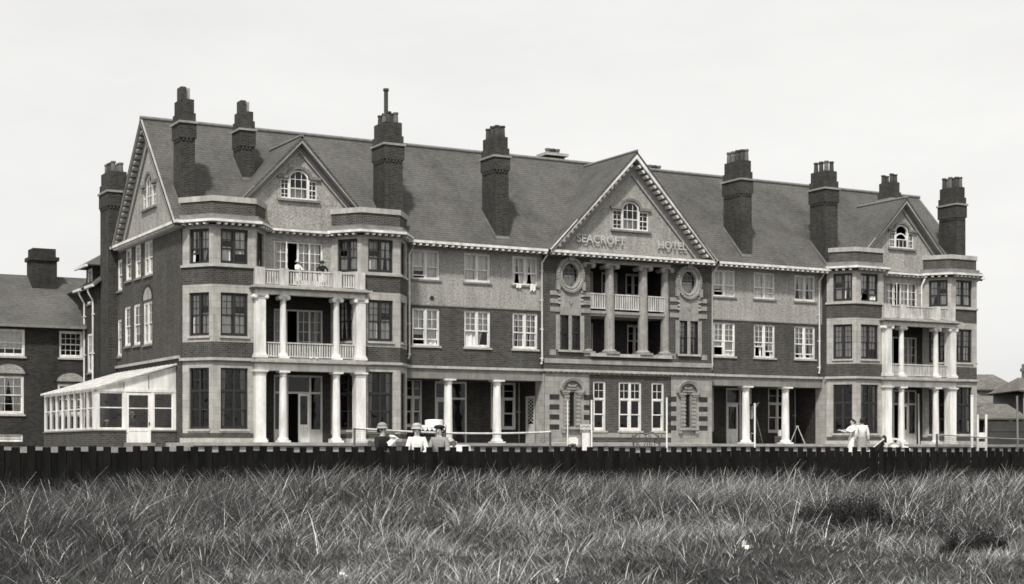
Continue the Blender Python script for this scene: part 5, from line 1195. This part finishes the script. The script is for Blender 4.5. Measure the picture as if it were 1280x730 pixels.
# conservatory people
person((19.6, 70.0, -.23), .1, 'child in white hat standing behind the conservatory door', 'stand', .92, hat='sun', hatmat='cloth_w', top='cloth_g', bottom='cloth_g', skirt=True, arms='down')
seat_u = (18.6, 70.5); o = empty('cane_chair', (18.55, 70.5, -.23), .3, 'low chair inside the conservatory behind the left window', 'chair')
q = MB.build(MB().box(W, -.25, .25, -.25, .25, .42, .46), 'seat', M['timber']); q.parent = o; q = MB.build(MB().box(W, -.25, .25, .22, .26, .46, .95), 'backrest', M['timber']); q.parent = o
for a in (-.22, .22):
    for b in (-.22, .22): q = MB.build(MB().box(W, a-.02, a+.02, b-.02, b+.02, 0, .42), 'leg', M['timber']); q.parent = o
person((18.55, 70.45, -.21), .5, 'seated person in white cap behind the left conservatory window', 'sit', .95, hat='cap', hatmat='cloth_w', top='cloth_d', bottom='cloth_d', arms='lap')
# painter on a step ladder in the right veranda
def step_ladder(u, v, z, rz, h, label, mat='timber', spread=.42, lean=0):
    o = empty('step_ladder', (u, v, z), rz, label, 'ladder'); 
    def part(mb, nm): q = MB.build(mb, nm, M[mat]); q.parent = o
    for s_ in (-1, 1):
        part(MB().tube([(s_*.26, -spread, 0), (s_*.17, 0, h)], .024, 6), 'rail'); part(MB().tube([(s_*.25, spread, 0), (s_*.17, .02, h)], .022, 6), 'leg')
    for k in range(1, int(h/.26)):
        t = k*.26/h; part(MB().box(W, -.26+.09*t, .26-.09*t, -spread*(1-t)-.04, -spread*(1-t)+.05, k*.26-.015, k*.26+.01), 'tread')
    part(MB().box(W, -.19, .19, -.07, .1, h, h+.03), 'top_step'); return o
step_ladder(54.15, 70.3, 0, 1.2, 1.75, 'wooden step ladder with a painter on it in the right veranda', 'timber')
person((53.85, 70.15, .52), .9, 'man in pale shirt and dark trousers on the veranda ladder', 'stand', 1.0, top='cloth_m', bottom='cloth_d', arms='up')
step_ladder(57.0, 70.1, 0, .9, 1.0, 'short whitewashed step ladder at the right end of the veranda', 'cream')
mb = MB().lathe(0, 0, [(.15, 0), (.17, .3), (.18, .3), (.18, .33), (.165, .33), (.16, .28)], 16); loose(mb, 'bucket', 'white', (55.62, 69.85, .45), 0, 'white bucket on a crate in the right veranda', 'bucket')
o = empty('crate', (55.62, 69.85, 0), .1, 'dark wooden crate under the white bucket', 'crate'); mb = MB()
for k in range(3): mb.box(W, -.25, .25, -.2, -.185, .02+k*.145, .14+k*.145); mb.box(W, -.25, .25, .185, .2, .02+k*.145, .14+k*.145); mb.box(W, -.25, -.235, -.185, .185, .02+k*.145, .14+k*.145); mb.box(W, .235, .25, -.185, .185, .02+k*.145, .14+k*.145)
q = MB.build(mb, 'side', M['timber']); q.parent = o; q = MB.build(MB().box(W, -.25, .25, -.2, .2, .435, .45), 'lid', M['timber']); q.parent = o
mb = MB().lathe(0, 0, [(.05, 0), (.05, 2.9)], 8); o = loose(mb, 'plank', 'cream', (64.35, 68.35, 0), 0, 'long pale pole leaning in the right portico', 'pole'); o.rotation_euler = (R(4), R(-5), 0)
# shoes on the first floor balcony edge
for i, x in enumerate((26.86, 27.14)):
    me = skin_mesh([(0, 0, .05), (0, -.09, .035), (0, -.19, .03)], [(0, 1), (1, 2)], [.05, .045, .04]); me.name = 'shoe'; me.materials.append(M['cloth_w']); o = bpy.data.objects.new('shoe', me); COL.objects.link(o); o.location = (x, 67.12, 3.76)
    tag(o, ['left white shoe standing on the first floor balcony edge', 'right white shoe standing on the first floor balcony edge'][i], 'shoe', 'white shoes on the balcony edge')
# towels hanging from a window sill
for i, (x, w, h) in enumerate(((38.62, .28, .13), (39.42, .3, .27))):
    mb = MB(); n = 6
    for k in range(n):
        a0, a1 = x-w/2+w*k/n, x-w/2+w*(k+1)/n; f0, f1 = .02*math.sin(k*1.9), .02*math.sin((k+1)*1.9); lo0, lo1 = 7.8-h*(.6+.4*math.sin(k*.9+1)**2), 7.8-h*(.6+.4*math.sin((k+1)*.9+1)**2)
        mb.face([(a0, VM+.05, 7.9), (a1, VM+.05, 7.9), (a1, VM-.1+f1, 7.875), (a0, VM-.1+f0, 7.875)], True); mb.face([(a0, VM-.1+f0, 7.875), (a1, VM-.1+f1, 7.875), (a1, VM-.1+f1*1.5, lo1), (a0, VM-.1+f0*1.5, lo0)], True)
    tag(MB.build(mb, 'towel', M['cloth_w']), ['small white cloth bunched on the left half of the third window sill', 'longer white towel hanging from the right half of the third window sill'][i], 'towel', 'white cloths on the sill')

# ------------------------------------------------------------------ tennis courts before the terrace
def post(x, Y, ytop, r, label, name='white_post', mat='gloss', group='white posts along the lawn', lean=0):
    u, v, zt = at(x, Y, ytop); z = zg_(u, v) if v < 65 else 0; mb = MB().lathe(0, 0, [(r, 0), (r, zt-z-.04), (r*1.25, zt-z-.035), (r*1.25, zt-z)], 10); o = MB.build(mb, name, M[mat]); o.location = (u, v, z); o.rotation_euler = (0, lean, 0)
    return tag(o, label, 'post', group)
post(709.5, 60, 501, .022, 'slim white post before the left pavilion niche', lean=0)
post(739.5, 59, 500, .034, 'white post left of the three white pavilion windows')
post(833.5, 61, 497, .034, 'white post right of the three white pavilion windows')
post(943.5, 62, 504, .036, 'white post before the painter in the right veranda')
post(1215, 64, 494, .06, 'thick white post at the right end of the terrace')
post(1272.5, 70, 495, .045, 'grey pole by the far boards near the right edge', 'grey_pole', 'iron', None, -.02)
def net(xa, Ya, ya, xb, Yb, yb, sag, label, tape_m='white', mesh=True):
    A, B = Vector(at(xa, Ya, ya)), Vector(at(xb, Yb, yb)); o = empty('tennis_net', A, 0, label, 'tennis net'); 
    def part(mb, nm, m_): return child(mb, nm, m_, o)
    N = 24; top = [A.lerp(B, t)+Vector((0, 0, -sag*4*t*(1-t))) for t in np.linspace(0, 1, N+1)]
    mb = MB(); ex = (B-A).normalized(); 
    mb.tube(top, .042 if tape_m == 'white' else .022, 8)
    part(mb, 'tape', tape_m)
    for P_ in (A, B): g0 = zg_(P_.x, P_.y); part(MB().lathe(P_.x, P_.y, [(.04, g0), (.04, P_.z+.02)], 10), 'post', 'timber')
    if mesh:
        mb = MB()
        for t in np.linspace(0, 1, 150): p = A.lerp(B, t); zt = p.z-sag*4*t*(1-t)-.06; mb.box(W, p.x-.0025, p.x+.0025, p.y-.0025, p.y+.0025, zg_(p.x, p.y)+.05, zt)
        for h in np.arange(.1, .95, .075):
            pp = [Vector((q.x, q.y, zg_(q.x, q.y)+h*(q.z-zg_(q.x, q.y))/1.0)) for q in top[::3]]
            for p, q in zip(pp, pp[1:]): mb.tube([p, q], .0025, 3)
        part(mb, 'netting', 'netting')
net(443, 55.5, 535.4, 688, 66, 540, .12, 'tennis net with sagging white tape before the left veranda')
net(1171, 60, 543, 1296, 56, 549.5, .03, 'tennis net with thin pale tape at the right end of the lawn', 'lead')
# twig bench, white chair, sign board and bushes before the pavilion
u, v = at(808, 62); z = zg_(u, v); o = empty('twig_bench', (u, v, z), -TH, 'rustic bench of crooked dark branches below the right pavilion window', 'bench')
def tpart(mb, nm, m_='twig'): q = MB.build(mb, nm, M[m_]); q.parent = o
br = random.Random(4); mb = MB(); mb.tube([(-.5, 0, .98), (-.25, 0, 1.12), (0, 0, 1.06), (.25, 0, 1.14), (.5, 0, .95)], .03, 6)
for k in range(9):
    a = -.48+k*.12; mb.tube([(a, 0, .5), (a+br.uniform(-.12, .12), 0, .78), (a+br.uniform(-.1, .15), 0, 1.05)], .016, 5)
mb.tube([(-.5, 0, .72), (-.1, 0, .85), (.5, 0, .7)], .018, 5); tpart(mb, 'backrest'); tpart(MB().box(W, -.52, .52, -.35, .04, .44, .48), 'seat')
for a, b in ((-.48, -.32), (.48, -.32), (-.5, .02), (.5, .02)): tpart(MB().tube([(a, b, 0), (a+.02, b, .5), (a-.03, b, .98 if b > 0 else .62)], .032, 6), 'leg')
u, v = at(720, 60); z = zg_(u, v); o = empty('garden_chair', (u, v, z), -TH+.4, 'white cloth covered chair before the left pavilion niche', 'chair')
tpart(MB().box(W, -.24, .24, -.24, .24, .42, .47), 'seat', 'cloth_w'); mb = MB(); mb.extrude(W, [(-.2, .47), (.16, .47), (.19, .86), (.1, .95), (-.14, .93), (-.22, .84)], .2, .25); tpart(mb, 'backrest', 'cloth_w')
for a in (-.2, .2):
    for b in (-.2, .2): tpart(MB().box(W, a-.02, a+.02, b-.02, b+.02, 0, .42), 'leg', 'white')
u, v = at(733, 59.6); z = zg_(u, v); o = empty('notice_board', (u, v, z), -TH, 'small pale board fixed above a white cloth left of the pavilion windows', 'board')
mb = MB().box(W, -.23, .17, -.01, .02, 1.22, 1.42); tpart(mb, 'board', 'cream'); mb = MB()
for a, b, c, d in ((-.2, 1.3, -.1, 1.36), (-.1, 1.36, 0, 1.32), (0, 1.32, .08, 1.36), (.08, 1.36, .14, 1.3)): mb.tube([(a, -.016, b), (c, -.016, d)], .008, 4)
tpart(mb, 'painted_line', 'dark'); tpart(MB().box(W, -.2, -.17, .0, .03, 0, 1.22), 'post', 'timber'); tpart(MB().box(W, .13, .16, .0, .03, 0, 1.22), 'post', 'timber')
mb = MB(); pr = [(-.16, 1.1), (-.12, 1.12), (.1, 1.1), (.14, 1.02)]
for k in range(8): a0, a1 = -.165+k*.04, -.125+k*.04; mb.face([(a0, .035+.012*math.sin(k*2), .45), (a1, .035+.012*math.sin(k*2+2), .45), (a1, .035+.008*math.sin(k*2+2), 1.1), (a0, .035+.008*math.sin(k*2), 1.1)], True)
tpart(mb, 'hanging_cloth', 'cloth_w')
u, v = at(716, 57); z = zg_(u, v); o = empty('lawn_shrub', (u, v, z), 0, 'low rounded shrub before the white chair', 'shrub')
n = 2600; d = RNG.normal(size=(n, 3)); d /= np.linalg.norm(d, axis=1)[:, None]; d[:, 2] = abs(d[:, 2]); c = d*(RNG.random(n)**.4)[:, None]*np.array([.42, .4, .72]); a = RNG.normal(size=(n, 3))*.03; b = RNG.normal(size=(n, 3))*.02
lo = grass_obj([(np.stack([c-a, c+b, c+a, c-b], 1).reshape(-1, 3), np.arange(4*n).reshape(-1, 4), np.repeat(.2+.5*RNG.random(n), 4))], 'foliage', M['grass']); lo.parent = o
q = MB.build(MB().tube([(0, 0, -.05), (.02, 0, .5)], .03, 6), 'stem', M['twig']); q.parent = o
# boards and gate frame right of the hotel
u, v = at(1232, 96); o = empty('board_fence', (u, v, -.7), -TH, 'tall dark board fence in front of the cottage at the far right', 'fence')
mb = MB()
for k in range(26): mb.box(W, k*.16, k*.16+.15, 0, .03, 0, 2.1 if k % 9 else 2.2)
for z in (.5, 1.5): mb.box(W, 0, 4.2, -.03, 0, z, z+.1)
tpart(mb, 'board', 'far_dark')
u, v = at(1222, 80); o = empty('gate_frame', (u, v, zg_(u, v)), -TH, 'white post and bar gate at the right corner of the hotel', 'gate')
for a in (0, .42): tpart(MB().box(W, a-.05, a+.05, -.05, .05, 0, 2.15), 'post', 'white')
for z in (.5, .95): tpart(MB().box(W, .05, .37, -.02, .02, z, z+.3), 'rail', 'white')

# ------------------------------------------------------------------ light, sky, camera
EL, AZ = R(53), R(40)            # sun to the left of the facade's normal
sdir = Vector((-math.sin(AZ)*math.cos(EL), -math.cos(AZ)*math.cos(EL), math.sin(EL)))
sun = bpy.data.lights.new('sun', 'SUN'); sun.energy = 3.0; sun.angle = R(4); sun.color = (1, .985, .95); so = bpy.data.objects.new('sun', sun); COL.objects.link(so); so.rotation_euler = (-sdir).to_track_quat('-Z', 'Y').to_euler(); so.location = (0, 0, 60)
wd = bpy.data.worlds.new('World'); SC.world = wd; wd.use_nodes = True; nt = wd.node_tree; bg = nt.nodes['Background']
sk = nt.nodes.new('ShaderNodeTexSky'); sk.sky_type = 'NISHITA'; sk.sun_disc = False; sk.sun_elevation = EL; sk.sun_rotation = math.atan2(sdir.x, sdir.y); sk.dust_density = 3.5; sk.air_density = 1.2
bw = nt.nodes.new('ShaderNodeRGBToBW'); nt.links.new(sk.outputs[0], bw.inputs[0])
cb = nt.nodes.new('ShaderNodeMixRGB'); cb.inputs[0].default_value = .7; cb.inputs[2].default_value = (8.2, 8.15, 8.0, 1); nt.links.new(bw.outputs[0], cb.inputs[1])
tcw = nt.nodes.new('ShaderNodeTexCoord'); mpw = nt.nodes.new('ShaderNodeMapping'); mpw.inputs['Scale'].default_value = (1, 1, 3.2); nzw = nt.nodes.new('ShaderNodeTexNoise'); nzw.inputs['Scale'].default_value = 3.2; nzw.inputs['Detail'].default_value = 6; nzw.inputs['Roughness'].default_value = .6
rw = nt.nodes.new('ShaderNodeValToRGB'); rw.color_ramp.elements[0].position = .3; rw.color_ramp.elements[0].color = (.92, .92, .92, 1); rw.color_ramp.elements[1].position = .7; rw.color_ramp.elements[1].color = (1.04, 1.04, 1.035, 1)
mw_ = nt.nodes.new('ShaderNodeMixRGB'); mw_.blend_type = 'MULTIPLY'; mw_.inputs[0].default_value = 1
nt.links.new(tcw.outputs['Generated'], mpw.inputs['Vector']); nt.links.new(mpw.outputs[0], nzw.inputs['Vector']); nt.links.new(nzw.outputs['Fac'], rw.inputs[0]); nt.links.new(cb.outputs[0], mw_.inputs[1]); nt.links.new(rw.outputs[0], mw_.inputs[2]); nt.links.new(mw_.outputs[0], bg.inputs[0]); bg.inputs[1].default_value = .101
cam = bpy.data.cameras.new('camera'); cam.sensor_width = 36; cam.sensor_fit = 'HORIZONTAL'; cam.lens = 36*F/1280; cam.shift_y = (YH-365)/1280; cam.clip_end = 6000; cam.clip_start = .1
co = bpy.data.objects.new('camera', cam); COL.objects.link(co); co.location = (0, 0, ZC); co.rotation_euler = (R(90), 0, -TH); SC.camera = co
SC.view_settings.view_transform = 'Standard'; SC.view_settings.look = 'None'; SC.view_settings.exposure = .42; SC.view_settings.gamma = 1
SC.cycles.filter_width = 1.65; SC.cycles.max_bounces = 6; SC.cycles.transparent_max_bounces = 8
